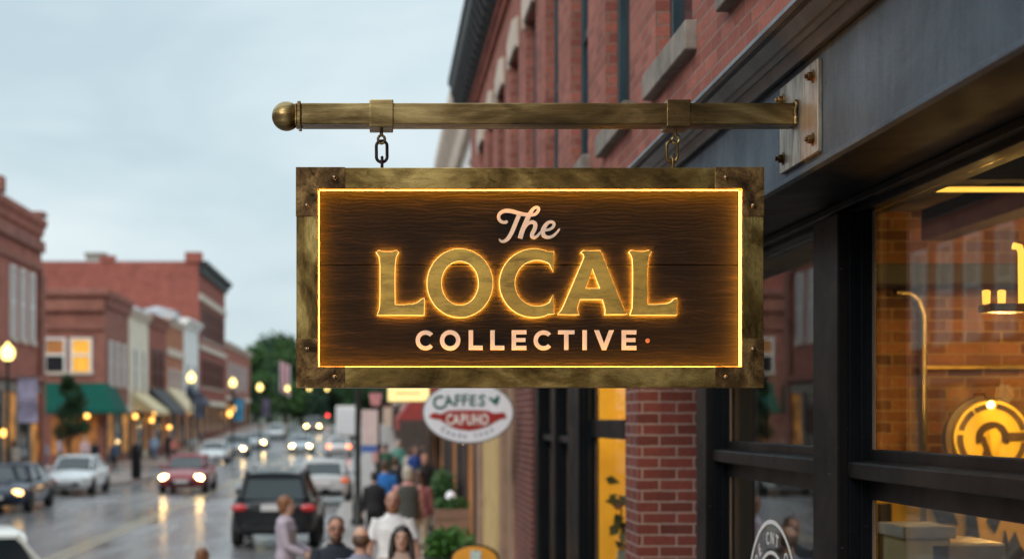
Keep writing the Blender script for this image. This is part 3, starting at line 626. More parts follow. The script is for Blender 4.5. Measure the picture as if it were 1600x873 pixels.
for k,lp in G.items():
    me=upright(curve_mesh(to_sign([offset(l,.6 if i==0 else -.6) for i,l in enumerate(lp)]),.0028,.0008),PY-.014); me.materials.clear(); me.materials.append(LETB); lo=build('letter',me,None,HS)
    off=[offset(l,1.6 if i==0 else -1.6) for i,l in enumerate(lp)]
    me=upright(curve_mesh(to_sign(off),.0018),PY-.0085); me.materials.clear(); me.materials.append(EDGE); rim_=build('light_rim',me,None,lo)
    me=upright(curve_mesh(to_sign([offset(l,1.2 if i==0 else -1.2) for i,l in enumerate(lp)]),.0003),PY-.0065); me.materials.clear(); me.materials.append(HALO); build('back_light',me,None,lo)
# COLLECTIVE
LETW=mat('pale_letter_enamel',(.62,.545,.47),.5,var=.07,scale=30)
o2=lambda pts:[cr(p,q,(640,505),4.1026) for p,q in pts]
def rect(x0,y0,x1,y1): return [(x0,y0),(x1,y0),(x1,y1),(x0,y1)]
def Cshape(cx):
    a=[(cx+63*math.cos(R(t)),104-63*math.sin(R(t))) for t in range(42,320,6)]; b_=[(cx+38*math.cos(R(t)),104-38*math.sin(R(t))) for t in range(318,40,-6)]
    return [a+b_]
Lsh=lambda x:[[(x,40),(x+26,40),(x+26,139),(x+88,139),(x+88,165),(x,165)]]
Esh=lambda x:[[(x,40),(x+93,40),(x+93,65),(x+26,65),(x+26,90),(x+87,90),(x+87,114),(x+26,114),(x+26,140),(x+93,140),(x+93,165),(x,165)]]
circ=lambda cx,r:[(cx+r*math.cos(R(t)),104-r*math.sin(R(t))) for t in range(0,360,8)]
words_=[Cshape(105),[circ(264,65),circ(264,39)],Lsh(385),Lsh(525),Esh(663),Cshape(868),[[(963,40),(1067,40),(1067,64),(1028,64),(1028,165),(1002,165),(1002,64),(963,64)]],[rect(1121,40,1147,165)],[[(1197,40),(1226,40),(1259,128),(1292,40),(1321,40),(1272,165),(1246,165)]],Esh(1374)]
tm=MB()
for lp in words_: add_mesh(tm,upright(curve_mesh(to_sign([o2(l) for l in lp]),.0016,.0005),PY-.0024),Matrix())
me=mesh_of('small_lettering',tm,LETW); build('small_lettering',me,None,HS)
mb=MB(); x,z=S(640+1542/4.1026,505+106/4.1026); mb.lathe([(.007,0),(.007,-.003),(.005,-.004),(0,-.0045)],(x,PY,z),'y',16); build('dot',mb,mat('copper_dot',(.40,.17,.08),.4,.4),HS)
# script "The"
def spline(pts,n=7):
    out=[]
    for i in range(len(pts)-1):
        p0,p1,p2,p3=[Vector(pts[min(max(j,0),len(pts)-1)]) for j in (i-1,i,i+1,i+2)]
        for k in range(n):
            t=k/n; out.append(.5*((2*p1)+(p2-p0)*t+(2*p0-5*p1+4*p2-p3)*t*t+(3*p1-p0-3*p2+p3)*t**3))
    out.append(Vector(pts[-1])); return out
strokes=[[(340,375,40),(322,396,62),(280,405,56),(218,380,56),(184,322,58),(200,252,62),(258,208,68),(345,193,74),(440,208,74),(540,234,70),(640,258,68),(735,264,64),(822,266,58),(880,232,58),(912,185,58),(914,142,50),(878,128,50),(826,150,56),(775,215,72),(725,310,84),(665,445,86),(612,575,86),(577,698,86)],
 [(562,262,78),(515,370,78),(462,500,78),(410,615,76),(352,702,72),(285,750,56),(232,750,42),(205,728,30),(194,706,18)],
 [(650,535,40),(698,455,52),(755,408,62),(815,403,70),(856,440,72),(846,520,74),(802,610,74),(796,660,64),(835,682,56),(890,655,50),(940,600,42),(975,560,34)],
 [(1035,550,44),(1120,532,48),(1182,488,54),(1198,430,56),(1158,396,54),(1090,412,62),(1030,478,76),(992,570,80),(1014,648,72),(1090,680,58),(1175,656,50),(1245,596,42),(1285,545,34),(1300,520,20)]]
tm=MB(); hy=ORG[HS.name]
for si,stv in enumerate(strokes):
    sp=spline(stv); L_,Rr=[],[]
    for i,p in enumerate(sp):
        d=(sp[min(i+1,len(sp)-1)]-sp[max(i-1,0)]); d=Vector((d.x,d.y)).normalized(); nn=Vector((-d.y,d.x))*p.z/2
        L_.append(Vector((p.x,p.y))+nn); Rr.append(Vector((p.x,p.y))-nn)
    n=len(sp); vs=[]; 
    for i in range(n):
        yf=PY-.0040-.0010*i/n-.0002*si
        for q,yy in ((L_[i],yf),(Rr[i],yf),(L_[i],PY-.0004),(Rr[i],PY-.0004)):
            x,z=S(765+q.x/11.64,310+q.y/11.64); vs.append((x,yy,z))
    fs=[]
    for i in range(n-1):
        a=4*i; b_=a+4; fs+=[(a,a+1,b_+1,b_),(a,b_,b_+2,a+2),(a+1,a+3,b_+3,b_+1)]
    fs+=[(0,2,3,1),(4*n-4,4*n-3,4*n-1,4*n-2)]
    tm.add(vs,fs)
build('script_lettering',mesh_of('script_lettering',tm,LETW,None,hy),None,HS)
# chains (part of what hangs)
def link(mb,c,w,h,r,vert_plane):
    pts=[]
    for k in range(28):
        t=2*math.pi*k/28; u=math.cos(t)*w; v=math.sin(t)*w+(h if math.sin(t)>0 else -h)
        pts.append((c[0]+u,c[1],c[2]+v) if vert_plane=='xz' else (c[0],c[1]+u,c[2]+v))
    mb.tube(pts,r,8,closed=True)
CHM=[mat('dark_chain_iron',(.035,.022,.026),.4,.85),mat('brass_chain',(.20,.13,.05),.35,.95)]
for k,px in enumerate((596.5,1055)):
    x,zt=S(px,232); mb=MB(); link(mb,(x,4.985,zt),.0175,.017,.0052,'xz'); 
    z2=S(0,256)[1]; link(mb,(x+.001,4.985,z2),.0125,.018,.005,'yz')
    build('chain',mb,CHM[k],HS,smooth=70)
    mb=MB(); mb.tube([(x+.001,4.985,oz1-.001),(x+.001,4.985,oz1+.006)],.012,12); build('hanger_stud',mb,CORNB,HS,smooth=40)

# ------------------------------------------------------------------ badge on the lower pane of the middle bay (flat vinyl on the glass)
VIN=mat('white_vinyl',(.78,.77,.75),.6,var=.05)
yc,zc0,rB=6.83,CZ-.445-.47,.47
BG=MB(); xg=1.7465
def arcband(mb,ro,ri,a0,a1,n=64):
    for k in range(n):
        t0=R(a0+(a1-a0)*k/n); t1=R(a0+(a1-a0)*(k+1)/n)
        P=lambda r,t:(yc-r*math.cos(t),zc0+r*math.sin(t))
        mb.prism([P(ro,t0),P(ro,t1),P(ri,t1),P(ri,t0)],'yz',xg-.0006,xg)
arcband(BG,rB,rB-.019,0,360); arcband(BG,.332,.316,0,360)
txt='AMDE CNT CONS'
for i,chh in enumerate(txt):
    if chh==' ': continue
    t=R(90-11.8*(i-6)); r=.362
    # letters read from the street: local x -> -Y (far is left), local y -> Z
    Mx=Matrix(((0,0,-1,xg-.0004),(-1,0,0,yc),(0,1,0,zc0),(0,0,0,1)))
    M2=Mx@Matrix.Translation((r*math.cos(t),r*math.sin(t),0))@Matrix.Rotation(t-math.pi/2,4,'Z')@Matrix.Diagonal((.078,.078,.02,1))
    put_char(BG,chh,M2,.01)
bo=build('window_badge',BG,VIN,loc=(xg,yc,zc0)); tag(bo,'round white vinyl badge on the lower pane of the middle shop window','window sticker')

# ------------------------------------------------------------------ oval cafe sign
q=17.0/F; cc=at(731.5,644,17.0)
CF=thing('oval_cafe_sign','white oval cafe sign with green letters and a red pennant band','sign',cc)
def oval(a,b_,n=56): return [(cc.x+a*math.cos(2*math.pi*k/n),cc.z+b_*math.sin(2*math.pi*k/n)) for k in range(n)]
mb=MB(); mb.prism(oval(72*q,49*q),'xz',17.0,17.06); build('rim',mb,mat('grey_rim',(.12,.12,.11),.5),CF)
mb=MB(); mb.prism(oval(69.5*q,46.5*q),'xz',16.992,16.999); build('board',mb,mat('white_board',(.80,.80,.84),.4,var=.04),CF)
c5=lambda p,qy:(cc.x+((650+p/8.727)-731.5)*q, cc.z-((600+qy/8.727)-644)*q)
mb=MB(); mb.prism([c5(*p) for p in [(175,450),(205,400),(265,385),(320,405),(370,395),(430,360),(560,352),(720,350),(880,352),(985,360),(1050,392),(1120,390),(1195,380),(1225,420),(1225,465),(1160,470),(1080,510),(980,570),(860,610),(720,632),(570,612),(470,580),(390,530),(320,480),(250,472)]],'xz',16.986,16.9915); build('band',mb,mat('red_band',(.34,.018,.012),.5,var=.1),CF)
mb=MB()
for ch_,px,py,sc,rot in (('C',325,335,245,12),('A',455,298,205,8),('F',568,292,205,2),('F',665,288,205,0),('E',768,290,200,-3),('S',885,296,215,-8)):
    x,z=c5(px,py); M2=Matrix.Translation((x,16.986,z))@STAND@Matrix.Rotation(R(rot),4,'Z')@Matrix.Diagonal((sc/8.727*q*1.0,sc/8.727*q*1.05,.05,1)); put_char(mb,ch_,M2,.02)
mb.prism([c5(*p) for p in [(985,190),(1010,170),(1060,205),(1080,180),(1130,140),(1135,175),(1120,250),(1085,285),(1040,250)]],'xz',16.984,16.99)
build('lettering',mb,mat('green_letter',(.02,.12,.09),.5),CF)
mb=MB()
for ch_,px in zip('CAPUHO',(455,548,640,733,832,935)):
    x,z=c5(px,548); put_char(mb,ch_,Matrix.Translation((x,16.980,z))@STAND@Matrix.Diagonal((130/8.727*q,205/8.727*q,.05,1)),.03)
build('lettering',mb,mat('white_letter',(.8,.72,.66),.5),CF)
mb=MB()
for i,ch_ in enumerate('Coado Inan'):
    if ch_==' ': continue
    u=i/9*2-1; px,py=700+345*u,735-88*u*u
    x,z=c5(px,py); put_char(mb,ch_,Matrix.Translation((x,16.988,z))@STAND@Matrix.Rotation(R(26*u),4,'Z')@Matrix.Diagonal((95/8.727*q,100/8.727*q,.03,1)),.01)
build('lettering',mb,mat('slate_letter',(.12,.16,.2),.5),CF)
mb=MB(); mb.tube([(1.56,17.03,cc.z+.75),(cc.x-.35,17.03,cc.z+.75)],.02,8); mb.tube([(cc.x-.2,17.03,cc.z+.75),(cc.x-.2,17.03,cc.z+.3)],.008,6); mb.tube([(cc.x+.2,17.03,cc.z+.75),(cc.x+.2,17.03,cc.z+.3)],.008,6); build('hanging_arm',mb,BLACKP,CF)
# ------------------------------------------------------------------ rows of buildings down the street
AMBW=glow('lit_shop_inside',(.95,.38,.07),.62,.95,1.0); AMBD=glow('dim_lit_inside',(.8,.30,.07),.26,.95,.9)
LITW=glow('lit_window',(1,.48,.05),.75,.35,2.5)
SHOPF=mat('dark_shopfront',(.05,.038,.034),.5,var=.4,scale=1.5)
CURT=mat('pale_curtain',(.40,.36,.33),.8,var=.3,scale=3)
def facade_window(parent,side,xf,yc,w,z0,z1,frame_m,pane_m,arch=False):
    """window with surround on a street wall (normal along x); side=+1 faces +x"""
    s=side; xs=sorted((xf+s*.002,xf+s*.09)); f=MB(); t=.10
    f.box(xs[0],xs[1],yc-w/2-t,yc-w/2,z0-.02,z1+.02); f.box(xs[0],xs[1],yc+w/2,yc+w/2+t,z0-.02,z1+.02); f.box(xs[0],xs[1],yc-w/2,yc+w/2,z1-.08,z1+.02)
    x2=sorted((xf+s*.002,xf+s*.06)); f.box(x2[0],x2[1],yc-w/2,yc+w/2,(z0+z1)/2-.05,(z0+z1)/2+.05)
    o=build('window',f,frame_m,parent)
    xp=sorted((xf+s*.004,xf+s*.02)); p=MB(); p.box(xp[0],xp[1],yc-w/2,yc+w/2,z0,z1-.08); build('pane',p,pane_m,o)
    xl=sorted((xf+s*.002,xf+s*.16)); p=MB(); p.box(xl[0],xl[1],yc-w/2-t-.06,yc+w/2+t+.06,z0-.2,z0-.021); build('sill',p,PALE,o)
    return o
def end_window(parent,yf,xc,w,z0,z1,frame_m,pane_m,lower=None):
    f=MB(); t=.13; f.box(xc-w/2-t,xc-w/2,yf-.09,yf-.002,z0-.02,z1+.02); f.box(xc+w/2,xc+w/2+t,yf-.09,yf-.002,z0-.02,z1+.02); f.box(xc-w/2,xc+w/2,yf-.09,yf-.002,z1-.1,z1+.02); f.box(xc-w/2,xc+w/2,yf-.07,yf-.002,(z0+z1)/2-.07,(z0+z1)/2+.07)
    o=build('window',f,frame_m,parent); zm=(z0+z1)/2
    p=MB(); p.box(xc-w/2,xc+w/2,yf-.02,yf-.004,zm+.07,z1-.1); build('pane',p,pane_m,o)
    p=MB(); p.box(xc-w/2,xc+w/2,yf-.02,yf-.004,z0,zm-.07); build('pane',p,lower or pane_m,o)
    p=MB(); p.box(xc-w/2-.25,xc+w/2+.25,yf-.16,yf-.002,z0-.2,z0-.021); build('sill',p,PALE,o)
def awning(parent,side,xf,y0,y1,zt,zb,out,m,name='awning'):
    s=side; mb=MB(); pts=[(xf+s*.003,zt),(xf+s*out,zb),(xf+s*out,zb-.28),(xf+s*(out-.03),zb-.28),(xf+s*(out-.03),zb-.02),(xf+s*.003,zt-.06)]
    mb.prism(pts,'xz',y0,y1); mb.prism([(xf+s*.003,zt-.06),(xf+s*(out-.03),zb-.03),(xf+s*.003,zb-.03)],'xz',y0+.01,y0+.03); mb.prism([(xf+s*.003,zt-.06),(xf+s*(out-.03),zb-.03),(xf+s*.003,zb-.03)],'xz',y1-.03,y1-.01)
    return build(name,mb,m,parent)
def row_building(label,side,xf,y0,y1,depth,h,wm,wins=(),corn=(.35,.6,DARKTRIM),shop=AMBD,shop_h=3.7,band=None,frame=WHITEP,pane=DGLASS,cat='building',corner=False,name='row_building',zb=None,pil=None):
    s=side; z0=gz((y0+y1)/2) if zb is None else zb; xb=xf-s*depth
    T=thing(name,label,cat,(xf,y0,z0))
    xa,xz_=sorted((xf,xb)); mb=MB(); mb.box(xa,xz_,y0,y1,z0-.3,z0+h); wl=build('wall',mb,wm,T)
    cp,chh,cm=corn; x2=sorted((xf+s*.002,xf+s*cp))
    mb=MB()
    prof=[(xf+s*.002,z0+h-chh),(xf+s*cp*.35,z0+h-chh),(xf+s*cp*.45,z0+h-chh*.6),(xf+s*cp*.9,z0+h-chh*.3),(xf+s*cp,z0+h-chh*.2),(xf+s*cp,z0+h+.06),(xf+s*.002,z0+h+.06)]
    mb.prism(prof,'xz',y0+.02,y1-.02); build('cornice',mb,cm,T)
    mb=MB(); mb.box(xa+.25,xz_-.25,y0+.25,y1-.25,z0+h+.002,z0+h+.02); mb.box(xa,xz_,y0,y0+.248,z0+h+.002,z0+h+.10); mb.box(xa,xz_,y1-.248,y1,z0+h+.002,z0+h+.10); build('roof',mb,mat('pale_roof',(.5,.52,.55),.6,var=.2),T)
    x3=sorted((xf+s*.002,xf+s*.14)); mb=MB(); mb.box(x3[0],x3[1],y0+.05,y1-.05,z0+shop_h-.45,z0+shop_h); build('shop_sign_band',mb,band or PALE,T)
    mb=MB(); x4=sorted((xf+s*.002,xf+s*.10)); n=max(2,int((y1-y0)/2.6))
    for k in range(n+1):
        yy=y0+.1+(y1-y0-.5)*k/n; mb.box(x4[0],x4[1],yy,yy+.3,z0+.1,z0+shop_h-.452)
    mb.box(x4[0],x4[1],y0+.41,y0+.1+(y1-y0-.5)/n-.005,z0+.1,z0+.7)
    build_split('pilaster',mb,pil or SHOPF,T)
    x5=sorted((xf+s*.002,xf+s*.03))
    for k in range(n):
        ya=y0+.1+(y1-y0-.5)*k/n+.305; yb=y0+.1+(y1-y0-.5)*(k+1)/n-.005; mb=MB(); mb.box(x5[0],x5[1],ya,yb,z0+.72,z0+shop_h-.46); build('shop_window',mb,shop if k%2==0 else DGLASS,T)
    for (yc,w_,a,b_) in wins: facade_window(T,s,xf,yc,w_,z0+a,z0+b_,frame,pane)
    return T
XL=-16.5
row_building('red brick row along the far pavement behind the viewpoint',1,XL,-70,21.8,13,10.0,BR_B,[(-60+6*k,1.2,4.8,7.0) for k in range(13)],shop=AMBD)
row_building('brown brick shop row along the near pavement behind the viewpoint',-1,1.62,-70,.9,10,10.0,BR_A,[(-60+6*k,1.2,4.8,7.0) for k in range(10)],shop=AMBD)
# out of frame to the left, seen mirrored in the shop panes
row_building('red brick block nearest the camera across the street',1,XL,22,46,13,9.2,BR_A,[(24+2.8*k,1.2,4.8,7.0) for k in range(8)],shop=AMBW)
A=row_building('tall red brick corner block with corbelled parapet and three narrow white windows',1,XL,46.2,75,13,12.4,BR_A,[(49+2.6*k,1.15,5.6,9.0) for k in range(6)],corn=(.3,.7,BR_A),band=STONE,shop=AMBW,pane=CURT,shop_h=4.5,pil=STONE)
for y in (69.0,70.9,72.8): facade_window(A,1,XL,y,.8,6.5,9.7,WHITEP,CURT)
mb=MB()
for z0,z1,o in ((10.0,10.25,.12),(10.9,11.4,.22),(4.6,4.85,.3),(12.46,12.62,.1)): mb.box(XL+.003,XL+o,46.3,74.9,z0,z1)
mb.box(XL+.003,XL+.2,74.1,74.95,.2,9.9); mb.box(XL-1,XL+.25,74.2,75.15,12.63,12.85); mb.box(XL-1,XL+.25,66.0,66.8,12.63,13.3); build_split('corbel_band',mb,BR_B,A)
# corner building across the side street, with the green awning
B=row_building('brown brick two storey corner building with green awning and two lit sash windows',1,XL,92.2,101,15,10.5,BR_B,[(94.2,.9,5.0,7.6),(96.6,.9,5.0,7.6),(99,.9,5.0,7.6)],corn=(.35,.9,BR_B),shop=AMBW,pane=CURT)
for k,(px,pm,lm) in enumerate(((86,AMBD,DGLASS),(127,LITW,LITW))):
    a=at(px,540,92.2); end_window(B,92.2,a.x,1.05,CZ-(580-655)/26.03,CZ-(528-655)/26.03,WHITEP,pm,lm)
mb=MB(); mb.box(XL-15,XL+.0,91.9,92.198,9.3,10.0); mb.box(XL-15,XL+.0,92.02,92.198,8.2,8.5); mb.box(XL-15,XL+.3,91.85,92.198,10.2,10.56); build_split('corbel_band',mb,BR_B,B)
GRN=mat('green_canvas',(.006,.075,.056),.8,spec=.15,var=.15,scale=1)
mb=MB(); zt,zb=CZ-(598-655)/26,CZ-(641-655)/26
mb.add([(XL-3.6,92.19,zt),(XL-.0,92.19,zt),(XL+.9,90.9,zb),(XL-3.7,90.9,zb),(XL+.9,90.9,zb-.2),(XL-3.7,90.9,zb-.2),(XL+.02,95.5,zt),(XL+.9,95.5,zb),(XL+.9,95.5,zb-.2)],[(0,1,2,3),(3,2,4,5),(1,6,7,2),(2,7,8,4)])
aw=build('awning',mb,GRN,B); aw.modifiers.new('th','SOLIDIFY').thickness=.03
mb=MB(); mb.box(XL-6.6,XL-4.2,92.0,92.198,CZ+.5,CZ+2.0); sg=build('shop_sign_board',mb,GRN,B); mb=MB(); mb.box(XL-6.4,XL-4.5,91.985,91.998,CZ+1.1,CZ+1.3); mb.box(XL-6.5,XL-4.4,91.985,91.998,CZ+.52,CZ+.72); build('lettering',mb,WHITEP,sg)
mb=MB(); mb.box(XL-6.4,XL-4.4,92.17,92.198,.7,3.0); mb.box(XL-3.2,XL-.4,92.17,92.198,.7,3.0); build_split('shop_window',mb,AMBD,B)
C_=row_building('cream painted narrow building beside the brown corner building',1,XL,101.1,109.6,13,10.1,CREAM,[(103.5,.9,4.9,7.6),(107,.9,4.9,7.6)],corn=(.3,.5,PALE),band=CREAM)
D_=row_building('dark red brick building with three tall windows and a black awning',1,XL,109.7,118.5,13,10.3,BR_G,[(111.7,1.1,4.6,7.9),(114.1,1.1,4.6,7.9),(116.5,1.1,4.6,7.9)],corn=(.35,.8,BR_B),frame=BROWNW)
E_=row_building('orange brick building with white stone bands',1,XL,118.6,129.3,13,10.5,BR_C,[(120.8,1.2,4.6,6.6),(124,1.2,4.6,6.6),(127.2,1.2,4.6,6.6)],corn=(.3,.5,PALE),band=PALE)
mb=MB(); z=gz(124); mb.box(XL+.003,XL+.16,118.7,129.2,z+7.6,z+8.2); mb.box(XL+.003,XL+.16,118.7,129.2,z+4.0,z+4.5); build_split('stone_band',mb,PALE,E_)
F_=row_building('grey white painted building with flat pale cornice',1,XL,129.4,139.8,13,10.9,WHITEM,[(132,1.1,4.6,7.2),(137,1.1,4.6,7.2)],corn=(.5,.6,WHITEP),band=WHITEM,frame=WHITEM)
zG=gz(150)
G_=row_building('four storey deep red brick block rising above the row, with chimney on its roof',1,XL,140,164,24,16.3,BR_G,[(143+3.0*k,1.3,a,b_) for k in range(7) for a,b_ in ((5,7.6),(9.5,12.4))],corn=(.8,1.0,DARKTRIM),frame=BROWNW,band=CREAM)
mb=MB(); mb.box(XL+.003,XL+.2,140.1,163.9,zG+8.4,zG+8.9); mb.box(XL+.003,XL+.2,140.1,163.9,zG+12.9,zG+13.5); build_split('stone_band',mb,PALE,G_)
a=at(151,400,152); mb=MB(); mb.box(a.x-.9,a.x+.9,151,152.6,zG+16.32,a.z); mb.box(a.x-1.05,a.x+1.05,150.9,152.7,a.z+.001,a.z+.25); build('chimney',mb,STONE,G_)
mb=MB(); mb.box(XL-1.2,XL+.3,139.7,140.9,zG+16.32,zG+17.2); mb.box(XL-9,XL-7.6,139.9,140.6,zG+16.32,zG+16.9); build_split('parapet_block',mb,BR_G,G_)
H_=row_building('small red brick building below the tall block, with a grey upper window',1,XL,164.4,196,13,9.4,BR_A,[(168+4.2*k,1.6,4.6,7.4) for k in range(6)],corn=(.4,.5,PALE),band=PALE)
awning(C_,1,XL,102,109,CZ+2.2-.35,CZ+.6,1.6,mat('cream_canvas',(.58,.47,.27),.7,var=.1))
awning(D_,1,XL,110,118,CZ+2.3,CZ+.55,1.7,mat('black_canvas',(.02,.02,.023),.7))
awning(E_,1,XL,119,127,CZ+2.5,CZ+.75,1.6,mat('straw_canvas',(.60,.48,.30),.7,var=.1))
awning(F_,1,XL,131,138,CZ+2.9,CZ+1.5,1.3,mat('navy_canvas',(.03,.045,.07),.7))
awning(H_,1,XL,170,176,CZ+3.3,CZ+2,1.3,mat('brown_canvas',(.15,.06,.04),.7))
for T,m_ in ((B,AMBW),):pass
# roof vents / skylights on the low row
for k,(px,py,d,w_) in enumerate(((150,447,104,2.2),(190,452,112,2.6),(245,477,120,3.0))):
    a=at(px,py+10,d); zt=(C_,D_,E_)[k].location.z+(10.12,10.32,10.52)[k]; xx=max(a.x,-27.5); mb=MB(); mb.box(xx-w_/2,xx+w_/2,d,d+2.2,zt,zt+.55); mb.prism([(xx-w_/2-.1,zt+.551),(xx+w_/2+.1,zt+.551),(xx,zt+.95)],'xz',d-.1,d+2.3); build('roof_vent',mb,mat('pale_roof',(.5,.52,.55)),(C_,D_,E_)[k])
# right side beyond the corner building
N1=row_building('pale stone fronted building next beyond the brick corner building',-1,1.62,24.6,36.2,10,8.75,WHITEM,[(26+2.1*k,1.0,4.9,7.3) for k in range(5)],corn=(.34,.9,PALE),band=BROWNW,shop=AMBD,pane=DGLASS)
N2=row_building('low brown brick shop with red awning further along the near pavement',-1,1.6,36.4,58,10,6.6,BR_B,[(39+3.4*k,1.2,4.2,5.8) for k in range(5)],band=BROWNW,shop=AMBW)
N3=row_building('low red brick terrace at the far end of the near pavement',-1,1.6,58.2,108,10,6.4,BR_A,[(62+5*k,1.3,4.0,5.6) for k in range(9)],band=PALE,shop=AMBW)
N4=row_building('cream rendered building at the far right end of the street',-1,1.6,108.4,190,10,6.0,CREAM,[(113+8*k,1.5,3.9,5.4) for k in range(9)],band=PALE,shop=AMBD)
awning(N2,-1,1.6,37.5,45,CZ+1.55,CZ+.02,1.15,mat('red_canvas',(.33,.045,.04),.7,var=.12))

# ------------------------------------------------------------------ street lamps
GLOBE=glow('lamp_globe',(1,.72,.22),3.6)
LP=mat('lamp_post_iron',(.014,.018,.018),.45)
LT=thing('street_lamp','','street lamp',(0,0,0),'street lamps along the road',local=True)
H0=4.75
mb=MB(); mb.lathe([(.16,0),(.16,.12),(.12,.2),(.13,.5),(.085,.62),(.07,.9),(.052,H0-.25),(.06,H0-.2),(.05,H0-.12)],(0,0,0),'z',12); build('pole',mb,LP,LT,smooth=40)
mb=MB(); mb.lathe([(.05,H0-.118),(.13,H0-.04),(.14,H0)],(0,0,0),'z',14); build('lamp_holder',mb,LP,LT,smooth=40)
mb=MB(); mb.lathe([(.12,H0+.002),(.2,H0+.1),(.235,H0+.25),(.21,H0+.38),(.12,H0+.47),(.07,H0+.52),(.03,H0+.60),(.0,H0+.62)],(0,0,0),'z',20); build('lamp_globe',mb,GLOBE,LT,smooth=60)
lamps=[(12,565,48.5,'lit globe street lamp by the tall brick corner block'),(299,590,84,'lit globe street lamp in front of the orange brick building'),(364,598,104,'lit globe street lamp with a blue banner'),(406,605,126,'lit globe street lamp in front of the low red brick building'),(449,609,158,'lit globe street lamp beside the far green trees'),(483,613,208,'lit globe street lamp across the far junction, left of a pair'),(511,613,211,'lit globe street lamp across the far junction, right of a pair'),(559,600,38.7,'black street lamp post on the near pavement behind the big sign')]
LROOT=[]
for i,(px,py,d,lb) in enumerate(lamps):
    o=LT if i==0 else copy_tree(LT); a=at(px,py,d); z=gz(d)+.15
    k=(a.z-z)/(H0+.25) if i<7 else 1.0; k=max(.95,min(1.25,k)); o.location=(a.x,d,z); o.scale=(k,k,k)
    if i==7: o.scale=(1.12,1.12,1.0)
    o['label']=lb; LROOT.append(o)
def banner(px,d,z0,z1,w_,m,label,left=True):
    a=at(px,600,d); z=gz(d); T=thing('lamp_banner',label,'banner',(a.x,d,z+z0),'banners on the lamp posts')
    mb=MB(); n=8; vs=[]
    for i in range(n+1):
        for j in range(2): vs.append((a.x+w_*(j) ,d+.03*math.sin(i*1.1),z+z0+(z1-z0)*i/n))
    mb.add(vs,[(2*i,2*i+1,2*i+3,2*i+2) for i in range(n)]); o=build('cloth',mb,m,T); o.modifiers.new('t','SOLIDIFY').thickness=.015
    mb=MB(); mb.tube([(a.x-.06,d,z+z1+.02),(a.x+w_,d,z+z1+.02)],.02,6); mb.tube([(a.x-.06,d,z+z0-.02),(a.x+w_,d,z+z0-.02)],.02,6); build('rod',mb,LP,T)
banner(28,48.6,2.7,4.1,.62,mat('lilac_banner',(.27,.24,.34),.7,var=.4,scale=3),'lilac grey banner hung beside the nearest globe lamp')
banner(303,84.1,2.9,4.2,.55,mat('slate_banner',(.05,.06,.09),.7),'dark slate banner on the lamp by the orange brick building')
banner(367,104.1,2.7,4.2,.6,mat('blue_banner',(.02,.17,.30),.7),'bright blue banner on a left side lamp post')
banner(410,126.1,2.8,4.3,.6,mat('plum_banner',(.08,.06,.11),.7),'dark plum banner on the lamp by the low red brick building')
# flag far down the street
a=at(436,600,176); T=thing('street_flag','red and white striped flag hanging from a pole near the far trees','flag',(a.x,176,gz(176)))
mb=MB(); mb.tube([(a.x,176,gz(176)),(a.x,176,gz(176)+8.2)],.06,8); build('pole',mb,LP,T)
for k in range(5):
    mb=MB(); mb.prism([(a.x+.08+k*.24,176),(a.x+.08+(k+1)*.24-.01,176),(a.x+.08+(k+1)*.24-.01,176.06),(a.x+.08+k*.24,176.06)],'xy',gz(176)+4.4-.15*k,gz(176)+7.9-.1*k); build('stripe',mb,mat('flag_red',(.42,.06,.08),.7) if k%2 else mat('flag_white',(.6,.52,.55),.7),T)
# traffic light at the junction
a=at(512,651,203); T=thing('traffic_light','traffic light showing red at the far junction','traffic light',(a.x,203,gz(203)))
mb=MB(); mb.tube([(a.x,203,gz(203)),(a.x,203,a.z+.6)],.07,8); build('pole',mb,LP,T)
mb=MB(); mb.box(a.x-.2,a.x+.2,202.7,202.92,a.z-.75,a.z+.45); build('housing',mb,BLACKP,T)
for k,m_ in enumerate((glow('red_signal',(1,.05,.05),6),mat('amber_off',(.1,.06,.01),.4),mat('green_off',(.01,.07,.03),.4))):
    mb=MB(); mb.lathe([(.17,0),(.15,-.03)],(a.x,202.695,a.z+.2-.38*k),'y',14); build('signal',mb,m_,T)
# lantern globes on the left shopfronts
GL=glow('wall_lantern',(1,.50,.10),4.5)
for k,(px,py,d,lb) in enumerate(((136,649,91.5,'amber wall lantern under the green awning'),(207,650,101.6,'amber wall lantern where the brown and cream buildings meet'),(234,656,109,'pale amber wall lantern below the cream awning'),(238,645,110.5,'orange wall lantern below the black awning'),(263,667,118,'yellow wall lantern beside the black awning'),(305,641,131,'white wall lantern on the grey white building'),(376,646,166,'orange wall lantern on the low red brick building'),(384,638,172,'large amber wall lantern on the low red brick building'),(41,676,66,'small pale wall lantern on the tall brick corner block'))):
    a=at(px,py,d); x=XL+.4; T=thing('wall_lantern',lb,'lantern',(x,d,a.z),'lanterns on the shopfronts')
    yy=d
    x=a.x if px in (136,) else XL+.35
    r=.16 if px<300 else .3
    mb=MB(); mb.ell((x,yy,a.z),r,12,8); build('globe',mb,GL,T,smooth=60)
    mb=MB(); mb.tube([(x,yy,a.z+r),(x,yy,a.z+r+.15),(x-.3 if px!=136 else x,yy+(.5 if px==136 else 0),a.z+r+.2)],.025,6); build('arm',mb,LP,T)

